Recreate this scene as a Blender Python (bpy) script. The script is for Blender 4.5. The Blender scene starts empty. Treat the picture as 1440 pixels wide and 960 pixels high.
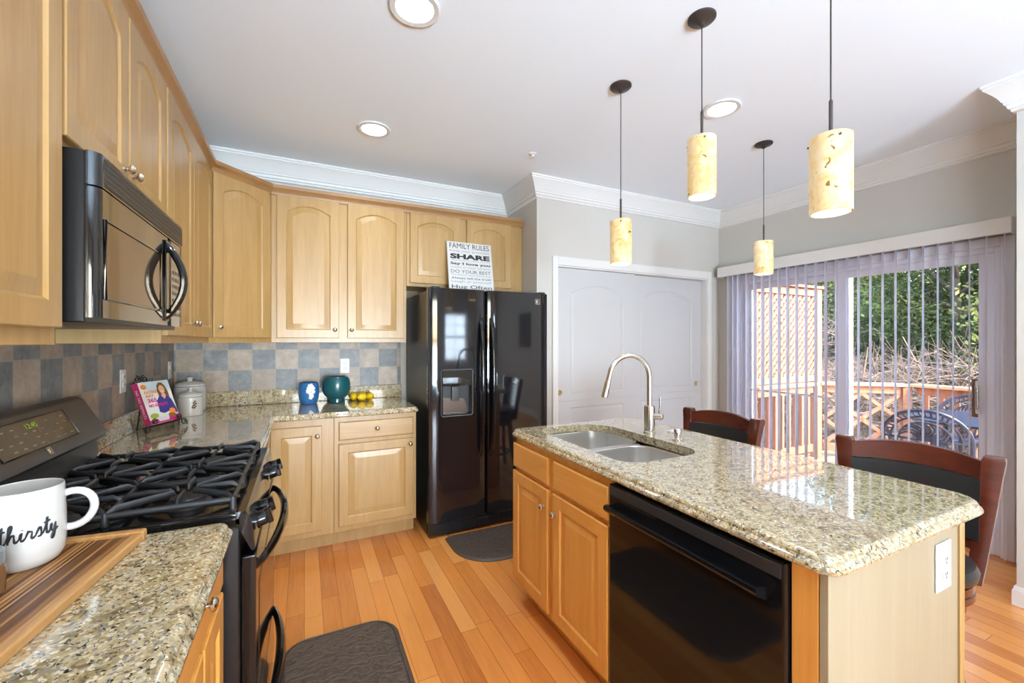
import bpy, bmesh, math, random
from mathutils import Matrix, Vector
random.seed(7)
R = math.radians
C = bpy.context.scene.collection
scn = bpy.context.scene

# ------------------------------------------------------------------ camera, world, sun, exposure
FPX, YAW, EYE = 594.0, math.atan(292 / 594.0), 1.38
cd = bpy.data.cameras.new('camera'); cam = bpy.data.objects.new('camera', cd); C.objects.link(cam)
cd.sensor_width = 36.0; cd.lens = FPX * 36.0 / 1440.0; cd.clip_start = 0.02; cd.clip_end = 300
cam.location = (0, 0, EYE); cam.rotation_euler = (R(90), 0, -YAW)
scn.camera = cam
vs = scn.view_settings
vs.view_transform = 'Standard'; vs.look = 'None'; vs.gamma = 1.0; vs.use_curve_mapping = False
vs.exposure = 0.04
scn.cycles.use_denoising = True
scn.cycles.max_bounces = 10; scn.cycles.diffuse_bounces = 5; scn.cycles.glossy_bounces = 5
scn.cycles.transparent_max_bounces = 24; scn.cycles.transmission_bounces = 6
scn.cycles.caustics_reflective = False; scn.cycles.caustics_refractive = False
scn.cycles.sample_clamp_indirect = 6.0
SKY, SUN, WINDOW, DOWN, PEND = 1.9, 7.5, 16.5, 7.0, 0.3
w = bpy.data.worlds.new('sky'); scn.world = w; w.use_nodes = True
nt = w.node_tree; bg = nt.nodes['Background']
sky = nt.nodes.new('ShaderNodeTexSky'); sky.sky_type = 'NISHITA'; sky.sun_disc = False
sky.sun_elevation = R(38); sky.sun_rotation = R(170); sky.air_density = 1.0; sky.dust_density = 1.5
nt.links.new(sky.outputs[0], bg.inputs[0]); bg.inputs[1].default_value = SKY
sd = bpy.data.lights.new('sun', 'SUN'); sd.energy = SUN; sd.angle = R(0.6); sd.color = (1.0, 0.93, 0.82)
so = bpy.data.objects.new('sun', sd); C.objects.link(so); so.location = (8, -8, 12)
so.rotation_euler = Vector((-0.16, 1.0, -0.80)).to_track_quat('-Z', 'Y').to_euler()
def area(name, loc, target, sx, sy, power, col, shape='RECTANGLE', spread=180):
    l = bpy.data.lights.new(name, 'AREA'); l.shape = shape; l.size = sx; l.size_y = sy; l.energy = power; l.color = col
    l.spread = R(spread)
    o = bpy.data.objects.new(name, l); C.objects.link(o); o.location = loc
    o.rotation_euler = (Vector(target) - Vector(loc)).to_track_quat('-Z', 'Y').to_euler()
    return o
# daylight lamps for the window reflected in the refrigerator and two added unseen windows
DAY = (0.62, 0.81, 1.0)
area('daylight_fill', (3.10, -4.34, 1.49), (3.10, 0, 1.49), 0.72, 1.14, WINDOW * 22, DAY)
area('daylight_fill', (0.80, -4.34, 1.40), (0.80, 0, 1.40), 2.1, 1.95, WINDOW, DAY)
area('daylight_fill', (-.94, -2.35, 1.50), (1.0, -2.35, 1.50), 2.2, 1.65, WINDOW * .8, DAY)
# lamps added in the unseen windows, tilted up to brighten the ceiling
area('ceiling_fill', (0.80, -4.36, 0.80), (0.55, -1.5, 2.74), 2.1, 1.0, WINDOW * 17, (.58, .79, 1.0), spread=100)
area('ceiling_fill', (-.96, -2.35, 1.00), (.4, -1.6, 2.74), 2.2, 0.8, WINDOW * 8.5, (.58, .79, 1.0), spread=110)

# ------------------------------------------------------------------ helpers
W = {}
def tag(o, label=None, cat=None, group=None, kind=None):
    if label: o['label'] = label
    if cat: o['category'] = cat
    if group: o['group'] = group
    if kind: o['kind'] = kind
    return o
def thing(name, label, cat, loc=(0, 0, 0), rotz=0.0, group=None):
    o = bpy.data.objects.new(name, None); C.objects.link(o)
    o.empty_display_size = 0.05
    o.location = loc; o.rotation_euler = (0, 0, rotz)
    W[o.name] = Matrix.Translation(loc) @ Matrix.Rotation(rotz, 4, 'Z')
    return tag(o, label, cat, group)
def move(o, loc, rotz=0.0):
    o.location = loc; o.rotation_euler = (0, 0, rotz)
def copy_tree(o, parent=None):
    c = o.copy(); C.objects.link(c)
    if parent: c.parent = parent
    for ch in [x for x in C.objects if x.parent == o]: copy_tree(ch, c)
    return c

class MB:
    def __init__(s): s.v = []; s.f = []; s.m = []; s.cur = 0
    def add(s, vs_, fs):
        b = len(s.v); s.v += [tuple(p) for p in vs_]
        for f in fs: s.f.append(tuple(b + i for i in f)); s.m.append(s.cur)
        return s
    def box(s, x0, x1, y0, y1, z0, z1, c=0.0, M=None):
        if x0 > x1: x0, x1 = x1, x0
        if y0 > y1: y0, y1 = y1, y0
        if z0 > z1: z0, z1 = z1, z0
        c = min(c, (x1 - x0) * .45, (y1 - y0) * .45, (z1 - z0) * .45)
        if c <= 0:
            vs_ = [(x, y, z) for x in (x0, x1) for y in (y0, y1) for z in (z0, z1)]
            fs = [(0, 1, 3, 2), (4, 6, 7, 5), (0, 4, 5, 1), (2, 3, 7, 6), (0, 2, 6, 4), (1, 5, 7, 3)]
        else:
            bm = bmesh.new(); bmesh.ops.create_cube(bm, size=1)
            for v in bm.verts:
                v.co = Vector(((x0 + x1) / 2 + v.co.x * (x1 - x0), (y0 + y1) / 2 + v.co.y * (y1 - y0), (z0 + z1) / 2 + v.co.z * (z1 - z0)))
            bmesh.ops.bevel(bm, geom=bm.edges[:], offset=c, segments=2 if c > .004 else 1, profile=.5, affect='EDGES')
            bm.verts.index_update()
            vs_ = [v.co.copy() for v in bm.verts]; fs = [[v.index for v in f.verts] for f in bm.faces]; bm.free()
        if M: vs_ = [M @ Vector(p) for p in vs_]
        return s.add(vs_, fs)
    def tube(s, pts, r, seg=8, closed=False, flat=None):
        pts = [Vector(p) for p in pts]; n = len(pts)
        rs = r if isinstance(r, (list, tuple)) else [r] * n
        rings = []; prev = None
        for i in range(n):
            a = pts[(i - 1) % n] if (closed or i > 0) else pts[i]
            b = pts[(i + 1) % n] if (closed or i < n - 1) else pts[i]
            t = (b - a).normalized()
            if prev is None:
                up = Vector((0, 0, 1)) if abs(t.z) < .9 else Vector((1, 0, 0))
                nrm = (up - t * up.dot(t)).normalized()
            else:
                nrm = prev - t * prev.dot(t)
                nrm = nrm.normalized() if nrm.length > 1e-6 else prev
            prev = nrm; bi = t.cross(nrm)
            k = flat or (1, 1)
            rings.append([pts[i] + nrm * (math.cos(q) * rs[i] * k[0]) + bi * (math.sin(q) * rs[i] * k[1]) for q in [2 * math.pi * j / seg for j in range(seg)]])
        vs_ = [p for rg in rings for p in rg]; fs = []
        for i in range(n if closed else n - 1):
            a, b = i * seg, ((i + 1) % n) * seg
            for j in range(seg): fs.append((a + j, a + (j + 1) % seg, b + (j + 1) % seg, b + j))
        if not closed:
            fs.append(tuple(range(seg))[::-1]); fs.append(tuple((n - 1) * seg + j for j in range(seg)))
        return s.add(vs_, fs)
    def lathe(s, prof, c=(0, 0, 0), seg=32, M=None, caps=True):
        vs_ = []; fs = []; n = len(prof)
        for (r, z) in prof:
            for j in range(seg):
                q = 2 * math.pi * j / seg; vs_.append(Vector((r * math.cos(q), r * math.sin(q), z)))
        for i in range(n - 1):
            for j in range(seg): fs.append((i * seg + j, i * seg + (j + 1) % seg, (i + 1) * seg + (j + 1) % seg, (i + 1) * seg + j))
        if caps and prof[0][0] > 1e-6: fs.append(tuple(range(seg))[::-1])
        if caps and prof[-1][0] > 1e-6: fs.append(tuple((n - 1) * seg + j for j in range(seg)))
        c = Vector(c)
        vs_ = [((M @ p) if M else p) + c for p in vs_]
        return s.add(vs_, fs)
    def prism(s, poly, h0, h1, fn):
        n = len(poly)
        vs_ = [fn(a, b, h0) for a, b in poly] + [fn(a, b, h1) for a, b in poly]
        fs = [tuple(range(n))[::-1], tuple(range(n, 2 * n))] + [(i, (i + 1) % n, n + (i + 1) % n, n + i) for i in range(n)]
        return s.add(vs_, fs)
    def loft(s, loops, cap0=True, cap1=True, close=True):
        n = len(loops[0]); vs_ = [p for l in loops for p in l]; fs = []
        for i in range(len(loops) - 1):
            for j in range(n if close else n - 1): fs.append((i * n + j, i * n + (j + 1) % n, (i + 1) * n + (j + 1) % n, (i + 1) * n + j))
        if cap0: fs.append(tuple(range(n))[::-1])
        if cap1: fs.append(tuple((len(loops) - 1) * n + j for j in range(n)))
        return s.add(vs_, fs)
    def merge(s, o, M=None):
        return s.add([(M @ Vector(p)) if M else p for p in o.v], o.f)
    def xf(s, M): s.v = [tuple(M @ Vector(p)) for p in s.v]; return s
    def build(s, name, mats, parent=None, ang=35, fix=True):
        if not isinstance(mats, (list, tuple)): mats = [mats]
        vv = [Vector(p) for p in s.v]
        if parent:
            Mi = W[parent.name].inverted(); vv = [Mi @ p for p in vv]
        lo = Vector([min(p[i] for p in vv) for i in range(3)]); hi = Vector([max(p[i] for p in vv) for i in range(3)])
        ctr = (lo + hi) / 2
        if not parent: ctr.z = lo.z
        me = bpy.data.meshes.new(name); me.from_pydata([p - ctr for p in vv], [], s.f)
        for m in mats: me.materials.append(m)
        for p, mi in zip(me.polygons, s.m): p.material_index = min(mi, len(mats) - 1)
        if fix:
            bm = bmesh.new(); bm.from_mesh(me)
            bmesh.ops.recalc_face_normals(bm, faces=bm.faces); bm.to_mesh(me); bm.free()
        for p in me.polygons: p.use_smooth = True
        me.set_sharp_from_angle(angle=R(ang)); me.update()
        o = bpy.data.objects.new(name, me); C.objects.link(o); o.location = ctr
        if len(s.f) < 6000: wm_ = o.modifiers.new('even_normals', 'WEIGHTED_NORMAL'); wm_.keep_sharp = True; wm_.weight = 80
        if parent: o.parent = parent; W[o.name] = W[parent.name] @ Matrix.Translation(ctr)
        else: W[o.name] = Matrix.Translation(ctr)
        return o
def one(name, mb, m, label, cat, group=None, kind=None, ang=35):
    return tag(mb.build(name, m, None, ang), label, cat, group, kind)
def struct(name, mb, m, parent=None):
    o = mb.build(name, m, parent)
    if not parent: o['kind'] = 'structure'
    return o
def cut(o, cutter):
    c = cutter.build('cutter', o.data.materials[0]); o.modifiers.clear(); c.modifiers.clear()
    m = o.modifiers.new('cut', 'BOOLEAN'); m.operation = 'DIFFERENCE'; m.object = c; m.solver = 'EXACT'
    bpy.context.view_layer.update()
    dg = bpy.context.evaluated_depsgraph_get()
    me = bpy.data.meshes.new_from_object(o.evaluated_get(dg))
    o.modifiers.clear(); old = o.data; o.data = me; bpy.data.meshes.remove(old)
    wm_ = o.modifiers.new('even_normals', 'WEIGHTED_NORMAL'); wm_.keep_sharp = True; wm_.weight = 80
    bpy.data.objects.remove(c)
    me.set_sharp_from_angle(angle=R(24))
_T = {}
def text(mb, body, w_, h_, M, ext=0.0006, bold=0.0, shear=0.0, font_space=1.0):
    """writing fitted in a w_ x h_ rectangle centred at the origin of M's xy plane"""
    cu = bpy.data.curves.new('t', 'FONT'); cu.body = body; cu.size = 1.0; cu.offset = bold; cu.shear = shear; cu.space_character = font_space
    cu.resolution_u = 3
    o = bpy.data.objects.new('t', cu); C.objects.link(o); bpy.context.view_layer.update()
    me = bpy.data.meshes.new_from_object(o.evaluated_get(bpy.context.evaluated_depsgraph_get()))
    vs_ = [v.co.copy() for v in me.vertices]; fs = [tuple(p.vertices) for p in me.polygons]
    bpy.data.objects.remove(o); bpy.data.curves.remove(cu); bpy.data.meshes.remove(me)
    x0 = min(v.x for v in vs_); x1 = max(v.x for v in vs_); y0 = min(v.y for v in vs_); y1 = max(v.y for v in vs_)
    out = [M @ Vector(((v.x - x0) / (x1 - x0) * w_ - w_ / 2, (v.y - y0) / (y1 - y0) * h_ - h_ / 2, ext)) for v in vs_]
    mb.add(out, fs); return mb
def frame_M(o, ex, ey, ez):
    return Matrix(((ex[0], ey[0], ez[0], o[0]), (ex[1], ey[1], ez[1], o[1]), (ex[2], ey[2], ez[2], o[2]), (0, 0, 0, 1)))
# wall-plane frames: local x = along, y = outward (towards viewer is -y), z = up
def faceM(o, along):     # along: unit 2D direction seen left to right from the front
    ax, ay = along
    return frame_M(o, (ax, ay, 0), (-ay, ax, 0), (0, 0, 1))

# ------------------------------------------------------------------ materials
def S(r, g, b):
    f = lambda c: (c / 255 / 12.92) if c / 255 <= .04045 else ((c / 255 + .055) / 1.055) ** 2.4
    return (f(r), f(g), f(b), 1)
class Mat:
    def __init__(s, name):
        s.m = bpy.data.materials.new(name); s.m.use_nodes = True; s.t = s.m.node_tree; s.b = s.t.nodes['Principled BSDF']
    def n(s, typ, **kw):
        o = s.t.nodes.new('ShaderNode' + typ)
        for k, v in kw.items(): setattr(o, k, v)
        return o
    def l(s, a, b): s.t.links.new(a, b)
    def set(s, **kw):
        names = dict(col='Base Color', rough='Roughness', metal='Metallic', coat='Coat Weight', coatr='Coat Roughness', spec='Specular IOR Level', emit='Emission Color', es='Emission Strength', trans='Transmission Weight', ior='IOR', sheen='Sheen Weight')
        for k, v in kw.items(): s.b.inputs[names[k]].default_value = v
        return s
    def coord(s, kind='Object', scale=(1, 1, 1)):
        if kind == 'Position': out = s.n('NewGeometry').outputs['Position']
        else: out = s.n('TexCoord').outputs[kind]
        mp = s.n('Mapping'); mp.inputs['Scale'].default_value = scale; s.l(out, mp.inputs[0]); return mp.outputs[0]
    def noise(s, vec, scale, detail=4, rough=.55, dist=0.0):
        o = s.n('TexNoise'); o.inputs['Scale'].default_value = scale; o.inputs['Detail'].default_value = detail
        o.inputs['Roughness'].default_value = rough; o.inputs['Distortion'].default_value = dist
        if vec is not None: s.l(vec, o.inputs['Vector'])
        return o.outputs['Fac']
    def ramp(s, fac, stops, interp='LINEAR'):
        o = s.n('ValToRGB'); r = o.color_ramp; r.interpolation = interp
        while len(r.elements) < len(stops): r.elements.new(.5)
        for e, (p, c) in zip(r.elements, stops): e.position = p; e.color = c
        s.l(fac, o.inputs[0]); return o.outputs[0]
    def mix(s, fac, a, b, mode='MIX'):
        o = s.n('Mix', data_type='RGBA', blend_type=mode)
        for sock, v in ((o.inputs[0], fac), (o.inputs[6], a), (o.inputs[7], b)):
            if hasattr(v, 'links'): s.l(v, sock)
            else: sock.default_value = v
        return o.outputs[2]
    def math(s, op, a, b=None, c=None):
        o = s.n('Math', operation=op)
        for i, v in enumerate((a, b, c)):
            if v is None: continue
            if hasattr(v, 'links'): s.l(v, o.inputs[i])
            else: o.inputs[i].default_value = v
        return o.outputs[0]
    def bump(s, h, strength=.2, dist=.002):
        o = s.n('Bump'); o.inputs['Strength'].default_value = strength; o.inputs['Distance'].default_value = dist
        s.l(h, o.inputs['Height']); s.l(o.outputs[0], s.b.inputs['Normal'])
    def base(s, c): s.l(c, s.b.inputs['Base Color']); return s
def plain(name, col, rough=.5, metal=0, **kw):
    return Mat(name).set(col=col, rough=rough, metal=metal, **kw).m
def wood(name, dark, light, scale=(14, 14, 1.0), rough=.34, coat=.25, fine=.35):
    M = Mat(name); v = M.coord('Object', scale)
    oi = M.n('ObjectInfo'); ad = M.n('VectorMath', operation='ADD'); M.l(v, ad.inputs[0])
    sc = M.n('VectorMath', operation='SCALE'); M.l(oi.outputs['Location'], sc.inputs[0]); sc.inputs['Scale'].default_value = 5.3; M.l(sc.outputs[0], ad.inputs[1]); v = ad.outputs[0]
    a = M.noise(v, 1.0, 5, .6, .8); b = M.noise(v, 6.0, 3, .6, .3)
    f = M.math('ADD', M.math('MULTIPLY', a, 1 - fine), M.math('MULTIPLY', b, fine))
    M.base(M.ramp(f, [(.30, dark), (.66, light)])); M.set(rough=rough, coat=coat, coatr=.25)
    return M.m
maple = wood('maple', S(164, 126, 72), S(183, 148, 95))
maple_h = wood('maple_horizontal', S(164, 126, 72), S(183, 148, 95), (1.0, 14, 14))
maple_gold = wood('maple_in_warm_light', S(210, 144, 64), S(228, 164, 82))  # same maple, with the island front's warmer light put into its colour
maple_warm_light_h = wood('maple_in_warm_light_horizontal', S(210, 144, 64), S(228, 164, 82), (14, 1.0, 14))
maple_pale = wood('maple_panel', S(152, 141, 116), S(164, 154, 130), (9, 9, .6))
trim_wood = wood('maple_cornice', S(146, 104, 60), S(168, 126, 80), (3, 3, 14))
cherry = wood('cherry', S(56, 19, 11), S(92, 35, 19), (3, 3, 10), rough=.22, coat=.5)
bamboo = None
def mk_granite():
    M = Mat('granite'); v = M.coord('Object')
    big = M.noise(v, 34, 4, .6, .5)
    c = M.ramp(big, [(.30, S(112, 98, 74)), (.44, S(172, 150, 108)), (.56, S(200, 182, 144)), (.70, S(184, 176, 158))])
    vo = M.n('TexVoronoi', feature='F1'); vo.inputs['Scale'].default_value = 190; M.l(v, vo.inputs['Vector'])
    sep = M.n('SeparateColor'); M.l(vo.outputs['Color'], sep.inputs[0])
    c = M.mix(M.math('GREATER_THAN', sep.outputs[0], .80), c, S(150, 143, 130))
    c = M.mix(M.math('GREATER_THAN', sep.outputs[1], .86), c, S(222, 208, 178))
    n2 = M.noise(v, 105, 3, .7, .8)
    c = M.mix(M.ramp(n2, [(.38, (1, 1, 1, 1)), (.43, (0, 0, 0, 1))]), c, S(50, 46, 42))
    n3 = M.noise(v, 60, 2, .5, 1.2)
    c = M.mix(M.ramp(n3, [(.64, (0, 0, 0, 1)), (.70, (.8, .8, .8, 1))]), c, S(112, 84, 52))
    M.base(c); M.set(rough=.08, coat=1.0, coatr=.02); return M.m
granite = mk_granite()
def mk_tile(axis):
    M = Mat('slate_tile_' + axis); g = M.n('NewGeometry'); sp = M.n('SeparateXYZ'); M.l(g.outputs['Position'], sp.inputs[0])
    T = .15
    a = M.math('DIVIDE', M.math('ADD', sp.outputs[0], .945) if axis == 'x' else M.math('SUBTRACT', sp.outputs[1], 3.65 - 40 * T), T)
    b = M.math('DIVIDE', M.math('SUBTRACT', sp.outputs[2], 1.02 - 10 * T), T)
    ia, ib = M.math('FLOOR', a), M.math('FLOOR', b); fa, fb = M.math('FRACT', a), M.math('FRACT', b)
    par = M.math('FLOORED_MODULO', M.math('ADD', ia, ib), 2.0)
    if axis == 'x': par = M.math('SUBTRACT', 1.0, par)
    cmb = M.n('CombineXYZ'); M.l(ia, cmb.inputs[0]); M.l(ib, cmb.inputs[1])
    wn = M.n('TexWhiteNoise'); M.l(cmb.outputs[0], wn.inputs[0])
    n = M.noise(g.outputs['Position'], 16, 8, .7, .5)
    n2 = M.noise(g.outputs['Position'], 130, 3, .6)
    blue = M.ramp(n, [(.28, S(86, 87, 88)), (.5, S(113, 114, 114)), (.7, S(136, 136, 132))])
    tan = M.ramp(n, [(.28, S(134, 118, 103)), (.5, S(158, 140, 122)), (.72, S(176, 160, 142))])
    c = M.mix(par, blue, tan)
    val = M.math('ADD', .94, M.math('MULTIPLY', wn.outputs[0], .30))
    hs = M.n('HueSaturation'); M.l(c, hs.inputs['Color']); M.l(val, hs.inputs['Value']); c = hs.outputs[0]
    g0 = .012
    def edge(f): return M.math('MAXIMUM', M.math('LESS_THAN', f, g0), M.math('GREATER_THAN', f, 1 - g0))
    gr = M.math('MAXIMUM', edge(fa), edge(fb))
    c = M.mix(gr, c, S(160, 152, 138)); M.base(c); M.set(rough=.42)
    h = M.math('ADD', M.math('MULTIPLY', n2, .3), M.math('SUBTRACT', 1.0, gr)); M.bump(h, .35, .0015)
    return M.m
tile_x, tile_y = mk_tile('x'), mk_tile('y')
def mk_floor(name, c_dark, c_mid, c_light, wid, axis=0, length=.85, rough=.22, gap=.018, gapc=None):
    M = Mat(name); g = M.n('NewGeometry'); sp = M.n('SeparateXYZ'); M.l(g.outputs['Position'], sp.inputs[0])
    a = M.math('DIVIDE', sp.outputs[axis], wid); ia = M.math('FLOOR', a); fa = M.math('FRACT', a)
    wn = M.n('TexWhiteNoise', noise_dimensions='1D'); M.l(ia, wn.inputs['W'])
    b = M.math('ADD', M.math('DIVIDE', sp.outputs[1 - axis], length), M.math('MULTIPLY', wn.outputs[0], 7.3)); ib = M.math('FLOOR', b); fb = M.math('FRACT', b)
    cmb = M.n('CombineXYZ'); M.l(ia, cmb.inputs[0]); M.l(ib, cmb.inputs[1])
    w2 = M.n('TexWhiteNoise'); M.l(cmb.outputs[0], w2.inputs[0])
    st = M.n('Mapping'); st.inputs['Scale'].default_value = (26, 2.2, 1) if axis == 0 else (2.2, 26, 1); M.l(g.outputs['Position'], st.inputs[0])
    off = M.n('VectorMath', operation='ADD'); M.l(st.outputs[0], off.inputs[0]); M.l(w2.outputs['Color'], off.inputs[1])
    n = M.noise(off.outputs[0], 1.6, 6, .6, 1.0)
    f = M.math('ADD', M.math('MULTIPLY', w2.outputs[0], .62), M.math('MULTIPLY', n, .42))
    c = M.ramp(f, [(.12, c_dark), (.48, c_mid), (.92, c_light)])
    e = M.math('MAXIMUM', M.math('LESS_THAN', fa, gap), M.math('LESS_THAN', fb, gap * wid / length))
    M.base(M.mix(e, c, gapc or S(92, 50, 22))); M.set(rough=rough, coat=.25, coatr=.15)
    M.bump(M.math('SUBTRACT', 1.0, e), .25, .001); return M.m
floor_m = mk_floor('oak_floor', S(184, 106, 46), S(220, 140, 66), S(236, 164, 88), .083)
deck_m = mk_floor('deck_boards', S(160, 128, 92), S(190, 158, 118), S(210, 182, 142), .14, axis=1, length=3.0, rough=.8, gap=.05, gapc=S(60, 45, 35))
wall_m = plain('wall_paint', S(203, 198, 189), .85)
ceil_m = plain('ceiling_paint', S(240, 247, 252), .9)
white_trim = plain('white_trim', S(227, 224, 219), .45)
white_door = plain('white_door', S(197, 196, 195), .4)
vinyl = plain('white_vinyl', S(246, 246, 251), .35)
black_gloss = plain('black_gloss', (.005, .005, .006, 1), .07, spec=.45)
mirror_black = plain('mirror_black', (.006, .006, .006, 1), .05, spec=.6, coat=.7, coatr=.03)
black_fridge = plain('black_appliance', (.008, .008, .010, 1), .06, spec=.75)
black_side = plain('black_textured', (.009, .009, .010, 1), .30)
black_matte = plain('black_matte', (.02, .02, .022, 1), .45)
cast_iron = plain('cast_iron', (.022, .022, .024, 1), .38)
dark_glass = plain('dark_glass', (.012, .011, .010, 1), .03, spec=.9)
smoke_glass = Mat('brown_mirror_glass').set(col=S(120, 104, 86), rough=.05, metal=.75).m
guard_m = plain('graphite_panel', S(62, 58, 56), .32)
display_m = plain('display_panel', S(74, 64, 55), .12)
steel = plain('brushed_steel', (.80, .79, .77, 1), .33, 1)
nickel = plain('nickel', (.66, .62, .57, 1), .2, 1)
chrome = plain('chrome', (.85, .85, .86, 1), .08, 1)
brass = plain('brass', (.62, .50, .28, 1), .3, 1)
bronze = plain('bronze', S(66, 58, 54), .4, .3)
iron = plain('wrought_iron', S(44, 38, 34), .5, .4)
plastic_white = plain('white_plastic', S(218, 218, 215), .3)
slot_m = plain('dark_slot', S(60, 58, 56), .6)
leather = plain('black_leather', (.018, .017, .017, 1), .3)
ceramic = plain('white_ceramic', S(212, 210, 206), .2, coat=.3)
ink = plain('black_ink', S(38, 38, 40), .6)
ink_grey = plain('grey_ink', S(140, 140, 138), .7)
ink_mid = plain('charcoal_ink', S(84, 84, 84), .7)
canvas = plain('sign_white', S(212, 210, 206), .6)
label_grey = plain('control_lettering', S(150, 142, 132), .5)
green_led = Mat('clock_digits').set(col=S(120, 150, 40), emit=S(150, 190, 50), es=.5).m
def mk_glass():
    M = Mat('window_glass'); t = M.t; out = t.nodes['Material Output']
    tr = M.n('BsdfTransparent'); tr.inputs[0].default_value = (.96, .97, .98, 1); gl = M.n('BsdfGlossy'); gl.inputs['Roughness'].default_value = 0.01
    fr = M.n('Fresnel'); fr.inputs[0].default_value = 1.45; mx = M.n('MixShader')
    M.l(fr.outputs[0], mx.inputs[0]); M.l(tr.outputs[0], mx.inputs[1]); M.l(gl.outputs[0], mx.inputs[2]); M.l(mx.outputs[0], out.inputs[0]); return M.m
glass = mk_glass()
def mk_vane():
    M = Mat('blind_vane'); out = M.t.nodes['Material Output']
    d = M.n('BsdfDiffuse'); d.inputs[0].default_value = S(248, 247, 250); tl = M.n('BsdfTranslucent'); tl.inputs[0].default_value = S(246, 244, 252)
    mx = M.n('MixShader'); mx.inputs[0].default_value = .6; M.l(d.outputs[0], mx.inputs[1]); M.l(tl.outputs[0], mx.inputs[2])
    M.l(mx.outputs[0], out.inputs[0]); return M.m
vane_m = mk_vane()
def mk_diffuser():
    M = Mat('diffuser_sheet'); tl = M.n('BsdfTranslucent'); tl.inputs[0].default_value = S(252, 252, 253); M.l(tl.outputs[0], M.t.nodes['Material Output'].inputs[0]); return M.m
diffuser_m = mk_diffuser()  # for the added panel that glows behind the reflected window
def mk_shade():
    M = Mat('amber_stone_glass'); v = M.coord('Object')
    oi = M.n('ObjectInfo'); ad = M.n('VectorMath', operation='ADD'); M.l(v, ad.inputs[0]); M.l(oi.outputs['Location'], ad.inputs[1]); v = ad.outputs[0]
    n = M.noise(v, 14, 5, .6, 1.2)
    c = M.ramp(n, [(.30, S(232, 186, 116)), (.46, S(244, 214, 158)), (.62, S(248, 231, 196)), (.8, S(248, 242, 226))])
    sp = M.noise(v, 34, 2, .4, 1.0)
    c = M.mix(M.ramp(sp, [(.29, (1, 1, 1, 1)), (.33, (0, 0, 0, 1))]), c, S(150, 104, 48))
    hs = M.n('HueSaturation'); hs.inputs['Value'].default_value = .62; hs.inputs['Saturation'].default_value = 1.1; M.l(c, hs.inputs['Color']); M.base(hs.outputs[0]); M.l(c, M.b.inputs['Emission Color']); M.set(rough=.4, es=.34); return M.m
shade_m = mk_shade()
shade_in = Mat('lit_shade_inside').set(col=S(255, 244, 214), emit=S(255, 240, 200), es=.9, rough=.6).m
lamp_m = Mat('lamp_lens').set(col=(1, 1, 1, 1), emit=S(255, 250, 236), es=2.2).m
lens_ring = Mat('lit_reflector').set(col=S(250, 248, 240), rough=.4).m
def mk_mat():
    M = Mat('kitchen_mat'); v = M.coord('Object')
    wv = M.n('TexWave', wave_type='RINGS'); wv.inputs['Scale'].default_value = 9; wv.inputs['Distortion'].default_value = 14; wv.inputs['Detail'].default_value = 3; wv.inputs['Detail Scale'].default_value = 2.2
    M.l(v, wv.inputs['Vector'])
    n = M.noise(v, 60, 3, .5)
    M.base(M.ramp(M.math('ADD', M.math('MULTIPLY', wv.outputs['Fac'], .5), M.math('MULTIPLY', n, .5)), [(.2, S(68, 55, 47)), (.8, S(92, 78, 67))]))
    M.set(rough=.5); M.bump(wv.outputs['Fac'], .5, .004); return M.m
mat_m = mk_mat()
mat_edge = plain('mat_border', S(80, 67, 58), .5)
cedar = wood('cedar', S(150, 94, 70), S(186, 132, 104), (20, 20, 2), rough=.8, coat=0)
lattice_m = wood('pale_lattice', S(146, 96, 74), S(176, 124, 98), (20, 20, 2), rough=.8, coat=0)
cedar_d = wood('cedar_weathered', S(128, 88, 66), S(166, 122, 94), (4, 4, 20), rough=.8, coat=0)
cedar_cap = wood('rail_cap', S(196, 150, 108), S(222, 184, 140), (4, 4, 20), rough=.8, coat=0)
patio_m = plain('painted_metal', S(42, 48, 68), .35)
cloth_m = None
teal = Mat('teal_glass').set(col=S(20, 82, 88), rough=.22, coat=.3).m
cobalt = Mat('blue_glaze').set(col=S(46, 104, 158), rough=.3).m
petal = plain('white_relief', S(236, 232, 232), .5)
def mk_lemon():
    M = Mat('lemon_skin'); v = M.coord('Object'); n = M.noise(v, 160, 2, .5); M.set(col=S(240, 196, 18), rough=.38); M.bump(n, .3, .001); return M.m
lemon_m = mk_lemon()
def mk_tray():
    M = Mat('slatted_bamboo'); v = M.coord('Object')
    sp = M.n('SeparateXYZ'); M.l(v, sp.inputs[0])
    a = M.math('DIVIDE', sp.outputs[0], .0048); ia = M.math('FLOOR', a)
    wn = M.n('TexWhiteNoise', noise_dimensions='1D'); M.l(ia, wn.inputs['W'])
    mp = M.n('Mapping'); mp.inputs['Scale'].default_value = (120, 5, 5); M.l(v, mp.inputs[0]); n = M.noise(mp.outputs[0], 1, 4, .6)
    f = M.math('ADD', M.math('MULTIPLY', wn.outputs[0], .6), M.math('MULTIPLY', n, .4))
    M.base(M.ramp(f, [(.2, S(58, 34, 18)), (.45, S(112, 70, 36)), (.66, S(164, 114, 62)), (.88, S(206, 158, 98))])); M.set(rough=.45)
    return M.m
tray_m = mk_tray()
tray_edge = wood('bamboo_border', S(160, 108, 58), S(200, 152, 92), (60, 4, 30), rough=.45)
bark = plain('bark', S(96, 82, 70), .9)
def leafmat(name, a, b):
    M = Mat(name); out = M.t.nodes['Material Output']; g = M.n('NewGeometry')
    n = M.noise(g.outputs['Position'], 3.0, 3, .6); c = M.ramp(n, [(.3, a), (.7, b)])
    d = M.n('BsdfDiffuse'); tl = M.n('BsdfTranslucent'); M.l(c, d.inputs[0]); M.l(c, tl.inputs[0]); mx = M.n('MixShader'); mx.inputs[0].default_value = .35
    M.l(d.outputs[0], mx.inputs[1]); M.l(tl.outputs[0], mx.inputs[2]); M.l(mx.outputs[0], out.inputs[0]); return M.m
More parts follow.
